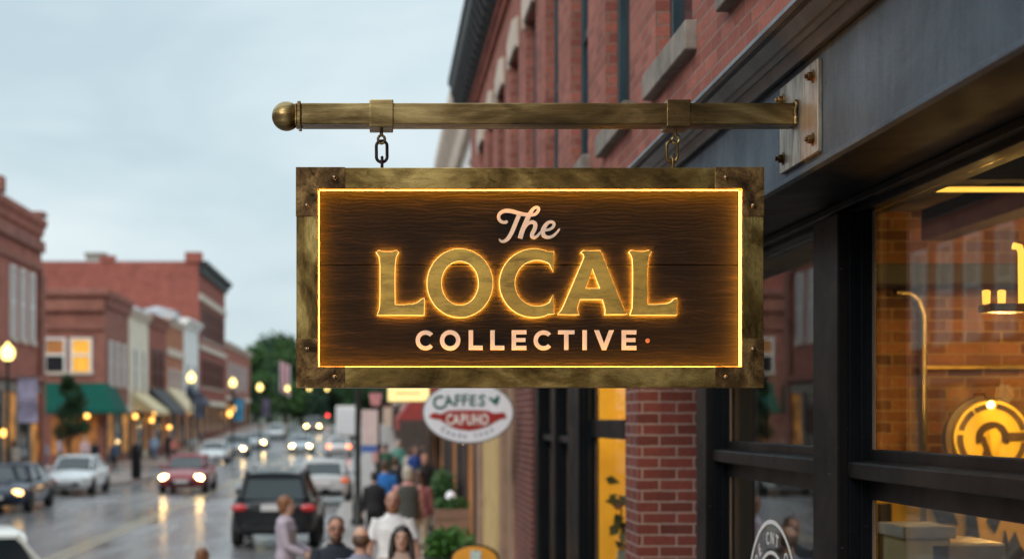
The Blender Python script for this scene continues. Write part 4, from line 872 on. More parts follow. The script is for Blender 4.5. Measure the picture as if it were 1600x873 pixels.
# ------------------------------------------------------------------ trees
def leafmat(name,c1,c2):
    m,nt,b,N,L=newmat(name); v=texco(N,L); f=noise(N,L,v,1.2,3); f2=noise(N,L,v,9,2)
    c=ramp(N,L,f,[(.3,c1),(.7,c2)]); c=mixc(N,L,.7,c,ramp(N,L,f2,[(.3,.6),(.7,1.3)]),'MULTIPLY'); L(c,b.inputs['Base Color']); b.inputs['Roughness'].default_value=.6; b.inputs['Specular IOR Level'].default_value=.3
    return m
LEAF=[leafmat('leaf_mid',(.042,.105,.032),(.085,.165,.05)),leafmat('leaf_deep',(.022,.065,.027),(.055,.115,.042)),leafmat('leaf_blue',(.03,.075,.05),(.065,.12,.065))]
BARK=mat('bark',(.06,.045,.035),.9,var=.3,scale=4,bmp=.4)
def crown_mesh(seed,w_,h,n,leaf,clumps=22,shape='round'):
    rd=random.Random(seed); cs=[]
    for _ in range(clumps):
        t=rd.uniform(0,1); ang=rd.uniform(0,6.28); rr=(1-abs(2*t-.85)**1.6*.75)*rd.uniform(.25,1); cs.append((math.cos(ang)*w_*.5*rr*.8,math.sin(ang)*w_*.5*rr*.8,t*h,w_*rd.uniform(.12,.24)))
    mb=MB()
    for _ in range(n):
        c=rd.choice(cs); d=Vector((rd.gauss(0,1),rd.gauss(0,1),rd.gauss(0,.8))).normalized()*c[3]*rd.uniform(.45,1.1); p=Vector(c[:3])+d
        u=Vector((rd.gauss(0,1),rd.gauss(0,1),rd.gauss(0,.6))).normalized(); v=u.cross(Vector((rd.gauss(0,1),rd.gauss(0,1),rd.gauss(0,1)))).normalized(); s=leaf*rd.uniform(.6,1.3)
        mb.add([p-u*s,p+v*s*.55,p+u*s,p-v*s*.55],[(0,1,2,3)])
    return mb
def tree(label,loc,h,w_,trunk_h,seed,n,leaf,lm,group=None,name='tree'):
    T=thing(name,label,'tree',(0,0,0),group,local=True); T.location=loc; rd=random.Random(seed+50)
    mb=MB(); mb.tube([(0,0,-.2),(.03,0,trunk_h*.5),(-.02,.04,trunk_h),(.05,0,trunk_h+(h-trunk_h)*.7)],[w_*.06,w_*.045,w_*.038,w_*.012],9)
    for k in range(6):
        a=rd.uniform(0,6.28); z=trunk_h*(.8+.12*k); mb.tube([(0,0,z),(math.cos(a)*w_*.2,math.sin(a)*w_*.2,z+h*.12),(math.cos(a)*w_*.38,math.sin(a)*w_*.38,z+h*.2)],[w_*.025,w_*.015,w_*.006],6)
    build('trunk',mb,BARK,T,smooth=60)
    cm=crown_mesh(seed,w_,h-trunk_h*.75,n,leaf,clumps=max(14,int(w_*5)) if w_<5 else 34); cm.v=[(x,y,z+trunk_h*.75) for x,y,z in cm.v]
    o=build('crown',mesh_of('crown',cm,lm,None,fix=False),None,T); return T
a=at(108,700,78); tree('slim young street tree with dark leaves on the corner before the green awning',(a.x,78,.15),4.8,2.2,1.5,3,4200,.085,LEAF[1],name='street_tree')
tl=[]
FT='trees at the far end of the street'
protos=[tree('',(0,0,0),13,9.5,3.5,11+k,7500,.34,LEAF[k],FT) for k in range(3)]
ft=[(372,196.5,.75,1,'dark tree just past the low red brick building'),(398,208,.9,0,'mid green tree rising above the low red brick building'),(420,229,1.12,2,'tall bluish tree left of the striped flag'),(446,228,1.1,0,'bright green tree behind the striped flag'),(470,232,.98,1,'dark tree standing behind the pair of far lamps'),(497,229,.85,2,'bluish tree behind the far traffic light'),(520,236,.9,0,'green tree behind the white box van'),(545,230,.9,1,'dark tree behind the near lamp post'),(570,234,.95,0,'green tree closing the street beyond the far shops'),(598,231,.8,2,'bluish tree beyond the far right shops'),(340,232,.8,1,'dark tree half hidden behind the tall brick block'),(625,236,.9,1,'dark tree at the far end of the right pavement'),(650,234,.9,0,'green tree at the far end behind the yellow lit sign'),(458,262,1.0,2,'most distant bluish tree on the rise left of centre'),(535,266,1.0,1,'most distant dark tree on the rise at the road end')]
used=set()
for i,(px,d,k,pi,lb) in enumerate(ft):
    o=protos[pi] if pi not in used else copy_tree(protos[pi]); used.add(pi); a=at(px,655,d); o.location=(a.x,d,gz(d)-.1); o.scale=(k*.84,k*.84,k*.84); o.rotation_euler=(0,0,i*1.3); o['label']=lb

# ------------------------------------------------------------------ right pavement furniture
def leaf_blob(name_mb,c,r,n,leaf,seed):
    rd=random.Random(seed); mb=MB()
    for _ in range(n):
        d=Vector((rd.gauss(0,1),rd.gauss(0,1),rd.gauss(0,1))).normalized()*rd.uniform(.55,1.05)*(1+.25*math.sin(rd.uniform(0,6.28))); p=Vector((c[0]+d.x*r[0],c[1]+d.y*r[1],c[2]+d.z*r[2]))
        u=Vector((rd.gauss(0,1),rd.gauss(0,1),rd.gauss(0,1))).normalized(); v=u.orthogonal().normalized(); s=leaf*rd.uniform(.6,1.4); mb.add([p-u*s,p+v*s*.5,p+u*s,p-v*s*.5],[(0,1,2,3)])
    return mb
POT=mat('black_planter',(.025,.028,.028),.5,var=.3); BRIGHTL=leafmat('leaf_bright',(.035,.11,.016),(.09,.20,.03))
a=at(700,850,20); T=thing('potted_shrub','bright green leafy shrub in a black tub on the near pavement','plant',(a.x,20,.15))
mb=MB(); mb.lathe([(.2,.152),(.27,.6),(.31,.98),(.33,1.02),(.28,1.02),(.26,.95)],(a.x,20,0),'z',22); build('tub',mb,POT,T,smooth=40)
build('foliage',mesh_of('f',leaf_blob(0,(a.x,20,1.14),(.28,.26,.22),1300,.05,1),BRIGHTL,None,Vector((a.x,20,.15)),fix=False),None,T)
a=at(691,770,30); T=thing('topiary_bush','dark round topiary bush in a tub further along the shopfront','plant',(a.x,30,.15))
mb=MB(); mb.lathe([(.18,.152),(.24,.7),(.25,.75),(.2,.75)],(a.x,30,0),'z',18); build('tub',mb,POT,T,smooth=40); mb=MB(); mb.tube([(a.x,30,.7),(a.x,30,1.1)],.03); build('stem',mb,BARK,T)
build('foliage',mesh_of('f',leaf_blob(0,(a.x,30,1.38),(.24,.24,.38),1600,.05,2),LEAF[0],None,Vector((a.x,30,.15)),fix=False),None,T)
a=at(706,820,26); T=thing('wooden_planter','tall brown wooden trough planter with small plants by the shop wall','planter',(a.x,26,.15))
WD=mat('weathered_wood',(.22,.13,.085),.8,var=.3,scale=3,stretch=(1,1,6),bmp=.2)
mb=MB()
for k in range(4): mb.box(a.x-.3,a.x+.3,25.85,26.15,.62+k*.17,.78+k*.17)
build('slat_box',mb,WD,T,bevel=.006); 
for sx in (-.27,.27):
    mb=MB(); mb.box(a.x+sx-.03,a.x+sx+.03,25.88,26.12,.15,.618); build('leg',mb,WD,T)
build('foliage',mesh_of('f',leaf_blob(0,(a.x,26,1.36),(.27,.12,.1),700,.045,5),LEAF[0],None,Vector((a.x,26,.15)),fix=False),None,T)
a=at(704,776,27.4); T=thing('globe_light','white globe light on a slim post beside the wooden planter','lamp',(a.x,27.4,.15))
mb=MB(); mb.ell(a,(.09,.09,.11)); build('globe',mb,mat('opal_globe',(.75,.75,.78),.4,emit=(.9,.9,1),es=.25),T,smooth=60); mb=MB(); mb.tube([(a.x,27.4,.15),(a.x,27.4,a.z-.09)],.022,8); build('post',mb,LP,T)
a=at(742,853,16); T=thing('pavement_board','round topped orange pavement board with a pale picture by the shop','sign',(a.x,16,.15))
ORG_=mat('orange_board',(.80,.33,.03),.5,var=.06); hw=.235
pts=[(a.x-hw,.4),(a.x+hw,.4)]+[(a.x+hw*math.cos(R(t)),a.z-.14+.14*math.sin(R(t))) for t in range(0,181,12)]
mb=MB(); mb.prism(pts,'xz',15.98,16.02); build('board',mb,ORG_,T,bevel=.004)
pts2=[(a.x+(p[0]-a.x)*1.09,p[1]+.02 if p[1]>.5 else .38) for p in pts]; mb=MB(); mb.prism(pts2,'xz',16.021,16.035); build('edge',mb,BLACKP,T)
mb=MB(); mb.box(a.x-.05,a.x+.06,15.972,15.979,a.z-.16,a.z-.04); build('picture',mb,mat('pale_picture',(.5,.6,.55),.6,var=.5,scale=30),T)
for sx in (-.2,.2):
    mb=MB(); mb.tube([(a.x+sx,16.03,.15),(a.x+sx,16.03,.42)],.018,6); mb.tube([(a.x+sx,16.3,.15),(a.x+sx,16.04,1.1)],.014,6); build('leg',mb,BLACKP,T)
# yellow lit box sign and bracket, pale hanging boards
a=at(638,612,26); T=thing('lit_box_sign','glowing yellow box sign projecting over the near pavement','sign',(a.x,26,a.z))
mb=MB(); mb.box(a.x-.36,a.x+.36,25.95,26.12,CZ+(655-628)/92.3,CZ+.78); build('box',mb,mat('sign_box',(.15,.12,.06),.5),T)
mb=MB(); mb.box(a.x-.345,a.x+.345,25.935,25.949,CZ+.31,CZ+.765); fc=build('lit_panel',mb,glow('lit_panel',(1,.76,.30),1.15,.12,4),T)
mb=MB()
for k in range(2): mb.box(a.x-.22,a.x+.2,25.930,25.934,CZ+.43+.13*k,CZ+.455+.13*k)
build('lettering',mb,mat('olive_letter',(.3,.2,.05),.6),fc)
mb=MB(); mb.tube([(a.x+.36,26.03,CZ+.6),(1.62,26.03,CZ+.6)],.025,8); build('bracket',mb,LP,T)
a=at(577,668,44); T=thing('pole_sign','tall pinkish white panel sign on a black pole beside the kerb','sign',(a.x+.28,44,.15))
PKW=mat('pinkish_panel',(.60,.48,.46),.6,var=.1,scale=2)
mb=MB(); mb.box(a.x-.22,a.x+.25,43.97,44.02,CZ-(694-655)/54.5,CZ+(655-640)/54.5); build('panel',mb,PKW,T,bevel=.01)
mb=MB(); mb.box(a.x-.22,a.x+.22,43.97,44.02,CZ-(706-655)/54.5,CZ-(695.5-655)/54.5); build('blue_panel',mb,mat('blue_panel',(.05,.12,.38),.5),T)
mb=MB(); mb.tube([(a.x+.28,44,.15),(a.x+.28,44,CZ+1.0)],.04,8); build('pole',mb,LP,T)
mb=MB(); mb.prism([(a.x-.02,CZ+.75),(a.x+.36,CZ+.75),(a.x+.30,CZ+.40),(a.x+.06,CZ+.40)],'xz',43.94,43.99); build('top_panel',mb,mat('rose_panel',(.50,.22,.22),.6),T)
a=at(606,655,52); T=thing('shop_blade_sign','cream blade sign with a dark cap hanging from the far near-side shops','sign',(a.x,52,CZ-.2))
mb=MB(); mb.box(a.x-.16,a.x+.14,51.97,52.03,CZ-.22,CZ+.42); build('board',mb,mat('cream_board',(.55,.42,.33),.6),T); mb=MB(); mb.box(a.x-.18,a.x+.17,51.96,52.04,CZ+.42,CZ+.52); mb.tube([(a.x+.16,52,CZ+.47),(1.6,52,CZ+.47)],.02,6); build('bracket',mb,mat('dark_red_cap',(.12,.03,.03),.6),T)
# litter bin
a=at(213,720,69); T=thing('litter_bin','tall slim black litter bin on the far kerb corner','litter bin',(a.x,69,.15))
mb=MB(); mb.lathe([(.2,0),(.22,.05),(.22,1.2),(.25,1.22),(.25,1.3),(.2,1.36)],(a.x,69,.15),'z',16); build('body',mb,BLACKP,T,smooth=40); mb=MB(); mb.lathe([(.19,1.361),(.17,1.55),(.0,1.6)],(a.x,69,.15),'z',16); build('lid',mb,BLACKP,T,smooth=40)
# plant silhouetted in the mustard lit window
T=thing('window_plant','dark leafy plant behind the narrow yellow lit window','plant',(1.99,12.6,.15)); 
mb=MB(); mb.lathe([(.14,0),(.18,.4),(.15,.4)],(1.99,12.6,.15),'z',14); build('pot',mb,POT,T,smooth=40)
mb=MB(); mb.tube([(1.99,12.6,.5),(2.0,12.6,1.3),(1.98,12.6,2.15)],[.02,.015,.008],6); build('stem',mb,BARK,T)
f=MB(); rd=random.Random(9)
for _ in range(46):
    z=rd.uniform(.9,2.3); c=Vector((1.985+rd.uniform(-.09,.12),12.6+rd.uniform(-.1,.1),z)); u=Vector((rd.gauss(0,1),rd.gauss(0,.4),rd.gauss(0,1))).normalized(); v=u.cross(Vector((0,1,0))).normalized(); s=rd.uniform(.05,.09); f.add([c-u*s,c-u*s*.3+v*s*.6,c+u*s,c-u*s*.3-v*s*.6],[(0,1,2,3)])
build('leaves',mesh_of('leaves',f,mat('dark_leaf',(.015,.03,.012),.6),None,Vector((1.99,12.6,.15)),fix=False),None,T)
# ------------------------------------------------------------------ vehicles
TYRE=mat('tyre_rubber',(.018,.018,.018),.85); RIM=mat('alloy_rim',(.45,.45,.45),.3,.9); CHROME=mat('chrome',(.6,.6,.6),.15,1); PLATEM=mat('number_plate',(.62,.60,.60),.5,var=.05)
CARG=mat('car_glass',(.015,.022,.025),.05,var=.2,scale=.8,spec=.45)
HL_OFF=mat('headlight_lens',(.6,.6,.58),.1,spec=.9); HL_ON=glow('headlight_on',(1,.62,.22),34); HL_DIM=glow('headlight_side',(1,.60,.2),6)
TL_OFF=mat('tail_lens',(.25,.012,.012),.15,spec=.8,emit=(1,.03,.02),es=.12); TL_ON=glow('tail_on',(1,.16,.04),9)
def paint(name,c,rough=.3): return mat('car_paint_'+name,c,rough,var=.05,scale=2,coat=.55,spec=.25)
def car(kind,label,px,d,colr,yaw=0,head=HL_OFF,tail=TL_OFF,x=None,group=None,cat='car'):
    z=gz(d); X=at(px,655,d).x if x is None else x
    T=thing({'sedan':'sedan_car','suv':'estate_car','hatch':'hatchback_car','pickup':'estate_car','van':'box_van'}[kind],label,cat,(0,0,0),group,local=True); T.location=(X,d,z+.004); T.rotation_euler=(0,0,R(yaw)); 
    if d>105: T.rotation_euler[0]=math.atan((gz(d+2)-gz(d-2))/4)
    P={'sedan':dict(st=[(-2.36,.60,.34,.56,.60),(-2.24,.78,.25,.66,.72),(-1.9,.87,.2,.76,.84),(-1.0,.905,.2,.87,.95),(-.2,.91,.2,.9,.97),(.9,.91,.2,.92,.98),(1.7,.895,.22,.94,1.01),(2.15,.84,.27,.92,.99),(2.3,.70,.36,.78,.84)],wb=-1.05,rf=-.22,rr=.95,rb=1.78,H=1.45,tw=.58,belt=.93,bz=(.97,1.0)),
       'suv':dict(st=[(-2.36,.62,.38,.62,.68),(-2.25,.80,.3,.76,.84),(-1.9,.90,.25,.92,1.0),(-1.1,.94,.25,1.0,1.08),(-.2,.945,.25,1.02,1.08),(.9,.945,.25,1.03,1.09),(1.8,.935,.28,1.04,1.10),(2.2,.90,.32,1.02,1.08),(2.32,.80,.42,.92,1.02)],wb=-1.1,rf=-.35,rr=1.85,rb=2.22,H=1.69,tw=.60,belt=1.05,bz=(1.08,1.10)),
       'hatch':dict(st=[(-2.06,.60,.34,.58,.62),(-1.95,.78,.25,.68,.76),(-1.6,.86,.2,.80,.88),(-.95,.89,.2,.88,.96),(-.2,.895,.2,.9,.97),(.8,.895,.2,.92,.98),(1.6,.885,.24,.95,1.02),(1.95,.85,.28,.94,1.01),(2.07,.74,.38,.84,.94)],wb=-1.0,rf=-.25,rr=1.30,rb=1.92,H=1.47,tw=.60,belt=.95,bz=(.97,1.02)),
       'pickup':dict(st=[(-2.16,.66,.34,.66,.72),(-2.05,.84,.25,.80,.88),(-1.6,.90,.2,.90,.98),(-.95,.91,.2,.94,1.0),(-.2,.915,.2,.95,1.0),(.8,.915,.2,.97,1.02),(1.6,.90,.24,.98,1.03),(2.05,.88,.28,.97,1.02),(2.2,.80,.38,.90,.98)],wb=-.78,rf=-.38,rr=1.55,rb=2.0,H=1.52,tw=.68,belt=.98,bz=(1.0,1.03)),
       'van':dict(st=[(-2.9,.70,.4,.9,1.0),(-2.7,.92,.3,1.1,1.2),(-2.0,1.0,.3,1.15,1.25),(-.8,1.0,.3,1.15,1.25),(.5,1.0,.3,1.15,1.25),(2.9,1.0,.35,1.15,1.25)],wb=-2.3,rf=-1.7,rr=-1.0,rb=-.99,H=2.1,tw=.85,belt=1.2,bz=(1.24,1.24))}[kind]
    mb=MB(); rings=[]
    for (y,w_,zb,zs,zt) in P['st']:
        half=[(0,zb),(.8*w_,zb),(.95*w_,zb+.08),(w_,.55*zs+.45*zb),(.99*w_,zs-.06),(.93*w_,zs+.02),(.72*w_,zs*.35+zt*.65),(.4*w_,zt),(0,zt+.008)]
        rings.append([(x_,y,z_) for x_,z_ in half]+[(-x_,y,z_) for x_,z_ in half[-2:0:-1]])
    mb.loft(rings); build('body',mb,colr,T,smooth=50,subsurf=1)
    wb,rf,rr,rb,H,tw,belt=[P[k] for k in ('wb','rf','rr','rb','H','tw','belt')]; wz,rz_=P['bz']; w0=P['st'][4][1]*.90
    q=.02
    c_=[(wb,w0*.86,wz-q),(rf,tw,H-.06),(rr,tw*.98,H-.05),(rb,w0*.84,rz_-q)]
    def gl(name,pts,th=.02):
        m=MB(); n=len(pts); cen=sum((Vector(p) for p in pts),Vector())/n; nn=(Vector(pts[1])-Vector(pts[0])).cross(Vector(pts[2])-Vector(pts[0])).normalized(); 
        if nn.dot(cen-Vector((0,.3,.9)))<0: nn=-nn
        m.add([Vector(p) for p in pts]+[Vector(p)-nn*.03 for p in pts],[tuple(range(n)),tuple(range(2*n-1,n-1,-1))]+[(i,(i+1)%n,n+(i+1)%n,n+i) for i in range(n)]); build(name,m,CARG,T)
    (y0,wa,z0),(y1,wc,z1),(y2,wd,z2),(y3,we,z3)=c_
    gl('windscreen',[(-wa,y0,z0),(wa,y0,z0),(wc,y1,z1),(-wc,y1,z1)]); gl('rear_window',[(-we,y3,z3),(we,y3,z3),(wd,y2,z2),(-wd,y2,z2)])
    if kind=='pickup':
        ym=.02
        for s in (-1,1):
            gl('side_window',[(s*w0,y0+.10,belt-.03),(s*w0,ym,belt-.02),(s*wc*1.02,ym,z1),(s*wc*1.02,y1,z1)])
            m=MB(); m.loft([[(s*w0*1.01,ym+.01,belt-.05),(s*w0*1.01,y3-.05,belt-.05),(s*wd*1.04,y2,z2+.03),(s*wc*1.04,ym+.01,z1+.03)],[(s*(w0-.05),ym+.01,belt-.05),(s*(w0-.05),y3-.05,belt-.05),(s*(wd-.05),y2,z2+.03),(s*(wc-.05),ym+.01,z1+.03)]]); build('quarter_panel',m,colr,T)
    else:
      for s in (-1,1): gl('side_window',[(s*w0,y0+.12,belt-.03),(s*w0,y3-.12,belt-.01),(s*wd*1.02,y2,z2),(s*wc*1.02,y1,z1)])
    rp=[]
    for t in (-.06,.0,.3,.7,1.0,1.05):
        yy=y1+(y2-y1)*t; ww=(wc+(wd-wc)*t)*1.05; dz=-.05 if t in (-.06,1.05) else 0; rp.append([(-ww,yy,H-.085+dz),(-ww*.9,yy,H-.03+dz),(-ww*.5,yy,H+dz),(0,yy,H+.008+dz),(ww*.5,yy,H+dz),(ww*.9,yy,H-.03+dz),(ww,yy,H-.085+dz),(0,yy,H-.1+dz)])
    mb=MB(); mb.loft(rp); rf_=build('roof',mb,colr,T,smooth=60)
    mb=MB()
    for s in (-1,1):
        mb.tube([(s*wa*.99,y0,z0),(s*wc*1.02,y1,z1+.01)],.035,6); mb.tube([(s*we*1.0,y3,z3),(s*wd*1.02,y2,z2+.01)],.06,6); ym=(y1+y2)/2-.1; mb.tube([(s*w0*1.0,ym,belt),(s*wc*1.04,ym,z1+.01)],.03,6)
    build_split('pillar',mb,colr,T)
    L_=P['st'][0][0]; Rr=P['st'][-1][0]; w1=P['st'][2][1]; zh=P['st'][1][3]
    for s in (-1,1):
        mb=MB(); mb.ell((s*w1*.72,P['st'][1][0]+.06,zh-.05),(.2,.13,.10),12,8); build('headlight',mb,head,T,smooth=60)
        mb=MB(); hz=P['st'][-2][3]; mb.ell((s*w1*.80,P['st'][-2][0]+.03,hz-.12),(.17 if kind!='suv' else .2,.10,.10 if kind!='suv' else .085),12,8); build('tail_light',mb,tail,T,smooth=60)
        mb=MB(); mb.ell((s*(w0+.16),wb+.30,belt+.06),(.11,.06,.075),10,7); mb.tube([(s*w0,wb+.3,belt),(s*(w0+.1),wb+.3,belt+.04)],.025,6); build('mirror',mb,colr if kind!='suv' else BLACKP,T,smooth=60)
    mb=MB(); mb.box(-.5,.5,L_-.02,L_+.12,.36,zh-.16); build('grille',mb,BLACKP,T,bevel=.03)
    mb=MB(); mb.box(-.62,.62,Rr-.12,Rr+.03,.34,.50); build('bumper',mb,BLACKP,T,bevel=.04)
    mb=MB(); mb.box(-.26,.26,L_-.035,L_-.021,.42,.54); build('number_plate',mb,PLATEM,T)
    mb=MB(); zz=.66 if kind!='suv' else .84; mb.box(-.27,.27,Rr+.0,Rr+.045,zz,zz+.15); build('number_plate',mb,PLATEM,T)
    if kind=='suv':
        for s in (-1,1):
            mb=MB(); mb.tube([(s*.6,-.2,H),(s*.6,-.1,H+.05),(s*.6,1.6,H+.05),(s*.6,1.75,H)],.02,6); build('roof_rail',mb,CHROME,T)
        mb=MB(); mb.box(-.35,.35,Rr-.01,Rr+.05,.985,1.01); build('chrome_strip',mb,CHROME,T)
    if kind=='van':
        mb=MB(); mb.box(-1.05,1.05,-.95,2.95,.7,3.35); build('cargo_box',mb,WHITEP,T,bevel=.05)
        mb=MB(); mb.box(-.9,.9,2.951,2.97,.8,3.1); build('rear_door',mb,mat('van_door',(.6,.6,.62),.5),T)
    wy=1.42 if kind!='hatch' else 1.28; wr=.335 if kind!='suv' else .37
    wx=P['st'][4][1]-.10
    if kind=='van': wy=1.9; wr=.4
    for sx in (-1,1):
        for y in (-wy,wy):
            mb=MB(); mb.lathe([(wr*.62,-.115),(wr*.92,-.115),(wr,-.08),(wr,.08),(wr*.92,.115),(wr*.62,.115)],(sx*wx,y,wr),'x',20); wo=build('wheel',mb,TYRE,T,smooth=40)
            mb=MB(); mb.lathe([(wr*.63,.06),(wr*.6,.105),(wr*.2,.09),(0,.1)] if sx>0 else [(wr*.63,-.06),(wr*.6,-.105),(wr*.2,-.09),(0,-.1)],(sx*wx,y,wr),'x',14); build('rim',mb,RIM,wo)
            mb=MB(); mb.lathe([(wr*1.14,sx*.098),(wr*1.14,sx*.106)],(sx*wx,y,wr+.01),'x',20)
    return T
car('sedan','dark navy sedan parked at the left kerb, nearest the tall brick block',0,48,paint('navy',(.012,.022,.05)),x=-11.45,head=HL_DIM)
car('sedan','white sedan parked behind the dark navy sedan',0,58.5,paint('white',(.72,.74,.75)),x=-11.5,head=HL_OFF)
car('sedan','dark red sedan driving towards the camera with headlights on',0,60,paint('red',(.27,.025,.035)),x=-7.45,head=HL_ON)
car('suv','black estate car with red tail lamps parked by the near kerb',438,35.3,paint('black',(.010,.011,.014)),yaw=180,tail=mat('tail_lens_bright',(.4,.015,.02),.15,spec=.8,emit=(1,.03,.03),es=.12))
car('hatch','silver hatchback parked just ahead of the black estate car',508,52,paint('silver',(.48,.49,.50)),yaw=180,tail=mat('tail_amber',(.5,.08,.02),.2,emit=(1,.2,.05),es=.3))
car('pickup','white car seen in side view at the bottom left corner of the scene',0,18.2,paint('bone',(.68,.66,.60)),yaw=108,x=-4.75)
rowg='cars parked along the far left kerb'
car('sedan','pale silver sedan first in the far left parked row',0,98,paint('pale',(.50,.53,.55)),x=-10.5,group=rowg)
car('suv','grey estate car second in the far left parked row, side lights lit',0,112,paint('grey',(.28,.32,.36)),x=-10.45,head=HL_ON,group=rowg)
car('sedan','light blue grey sedan third in the far left parked row, lights lit',0,131,paint('ice',(.42,.48,.52)),x=-10.4,head=HL_ON,group=rowg)
car('hatch','white hatchback last in the far left parked row',0,152,paint('snow',(.66,.67,.68)),x=-10.3,head=HL_OFF,group=rowg)
car('sedan','pale blue car coming up the road with bright headlights',0,122,paint('sky',(.38,.46,.52)),x=-6.15,head=HL_ON)
car('suv','distant dark car with headlights on behind the pale blue car',490,170,paint('dusk',(.1,.1,.11)),head=HL_ON)
car('sedan','white car driving away with orange brake lights glowing',0,113,paint('milk',(.70,.68,.68)),yaw=180,x=-2.95,tail=TL_ON)
car('van','white box van far up the road ahead of the white car',0,142,WHITEP,yaw=180,x=-2.9,cat='van',tail=TL_ON)

# ------------------------------------------------------------------ people
def person(label,loc,h,face,shirt,trousers,skin,hair,style='short',sleeve='short',arms=((8,10,18),(8,10,18)),stride=.0,vox=.02,beard=None,specs=False,vest=None,print_=None,group=None,pants='long',lean=0,jacket=False):
    T=thing('person',label,'person',(0,0,0),group,local=True); T.location=loc; T.rotation_euler=(0,0,R(face)); k=h/1.752; T.scale=(k,k,k)
    hd=vox<.014
    el=lambda z,rx,ry,yc,n=16:[(rx*math.cos(2*math.pi*i/n),yc+ry*math.sin(2*math.pi*i/n),z) for i in range(n)]
    tors=[(.84,.12,.09,.0),(.88,.155,.105,.005),(.96,.165,.115,.005),(1.08,.142,.10,0),(1.2,.152,.108,0),(1.33,.172,.118,0),(1.405,.158,.10,.005),(1.445,.115,.082,.008),(1.48,.078,.068,.01),(1.505,.06,.058,.008)]
    b=MB(); b.loft([el(*t) for t in tors]); b.loft([el(*t,12) for t in ((1.46,.062,.062,.01),(1.50,.054,.056,.008),(1.57,.052,.055,.0))])
    b.loft([el(*t,14) for t in ((1.512,.03,.032,-.052),(1.525,.046,.055,-.036),(1.555,.06,.078,-.020),(1.60,.070,.091,-.008),(1.645,.076,.097,-.002),(1.69,.073,.094,.004),(1.725,.055,.072,.006),(1.748,.022,.03,.008))])
    b.tube([(0,-.094,1.648),(0,-.112,1.618),(0,-.113,1.605),(0,-.09,1.592)],[.008,.013,.016,.008],8)
    for s in (-1,1): b.ell((s*.077,.004,1.622),(.012,.022,.032),8,6)
    sh=MB(); tr=MB(); shoes=[]
    for s,(fw,out,bend) in zip((-1,1),arms):
        S0=Vector((s*.172,.005,1.395)); f=R(fw); o=R(out); u=Vector((s*math.sin(o),-math.sin(f)*math.cos(o),-math.cos(f)*math.cos(o))); E=S0+u*.29; f2=f+R(bend); u2=Vector((s*math.sin(o)*.4-s*math.sin(R(max(0,bend-30)))*.25,-math.sin(f2),-math.cos(f2))).normalized(); W=E+u2*.25
        b.tube([S0-u*.02,S0+u*.1,E,E+u2*.08,W],[.056,.050,.041,.043,.028],10)
        # hand: palm, four fingers and a thumb
        side=Vector((0,1,0)).cross(u2).normalized(); fwd=u2.cross(side).normalized()
        Pm=W+u2*.045; b.ell((Pm.x,Pm.y,Pm.z),(.028,.036,.05),10,7)
        for q in range(4):
            base=W+u2*.075+fwd*(.03-.019*q); L3=(.072,.082,.076,.058)[q]; b.tube([base,base+u2*L3*.5-side*s*.006,base+u2*L3*.95-side*s*.022],[.0105,.0098,.008],6)
        tb=W+u2*.02+fwd*.03; b.tube([tb,tb+u2*.03+fwd*.022,tb+u2*.062+fwd*.026],[.013,.0115,.009],6)
        if sleeve=='long': sh.tube([S0-u*.03,S0+u*.1,E,E+u2*.1,W-u2*.01],[.074,.070,.058,.056,.044],10)
        else: sh.tube([S0-u*.035,S0+u*.08,S0+u*.2],[.074,.075,.072],10)
        # leg
        t=stride*s; hp=Vector((s*.088,0,.90)); kn=Vector((s*.092,-.04-t*.20,.50+(.03 if t<0 else .0))); an=Vector((s*.092,.03-t*.38 if t>=0 else .03-t*.42,.085+(.06 if t<0 else 0))); toe=an+Vector((s*.02,-.15,-.055))
        b.tube([hp,hp.lerp(kn,.4),kn,kn.lerp(an,.35),an],[.082,.073,.052,.05,.034],10); b.tube([an+Vector((0,.05,-.04)),an+Vector((0,-.02,-.03)),toe],[.035,.04,.028],8)
        end=an+Vector((0,0,.02)) if pants=='long' else kn+Vector((0,0,.04))
        tr.tube([hp+Vector((0,0,.04)),hp.lerp(kn,.4),kn if pants=='long' else end]+([kn.lerp(an,.4),end] if pants=='long' else []),[.098,.088,.070]+([.064,.058] if pants=='long' else []),10)
        sm=MB(); sm.loft([[(an.x+s*.005+rx*math.cos(a_),an.y+yy,an.z-.083+.0+zz*(.5+.5*math.sin(a_))) for a_ in [2*math.pi*i/10 for i in range(10)]] for yy,rx,zz in ((.075,.025,.05),(.06,.038,.085),(0,.045,.10),(-.08,.047,.07),(-.15,.04,.055),(-.18,.02,.04))]); shoes.append(sm)
    sh.loft([el(z,rx*1.12+.006,ry*1.14+.006,yc) for z,rx,ry,yc in [(.87,.15,.11,.005)]+[t for t in tors[2:7]]+[(1.452,.122,.096,.01)]]); sh.loft([el(z,rx,ry,yc) for z,rx,ry,yc in ((1.44,.12,.10,.01),(1.475,.095,.088,.01),(1.50,.076,.075,.008))])
    tr.loft([el(*t) for t in ((.83,.13,.10,.005),(.88,.168,.118,.005),(.96,.174,.122,.005),(1.0,.165,.117,.005))])
    build('body',remesh(b,vox,2),None,T).data.materials.append(skin)
    build('shirt' if not jacket else 'jacket',remesh(sh,max(vox,.012),3),None,T).data.materials.append(shirt)
    build('trousers',remesh(tr,max(vox,.014),3),None,T).data.materials.append(trousers)
    for sm in shoes: build('shoe',sm,BLACKP,T,smooth=60)
    if vest:
        m=MB(); m.loft([el(z,rx*1.12+.02,ry*1.14+.022,yc) for z,rx,ry,yc in [(.90,.15,.11,.005)]+[t for t in tors[2:6]]+[(1.41,.15,.1,.005),(1.45,.11,.085,.01)]]); build('vest',m,vest,T,smooth=60)
    hr=MB()
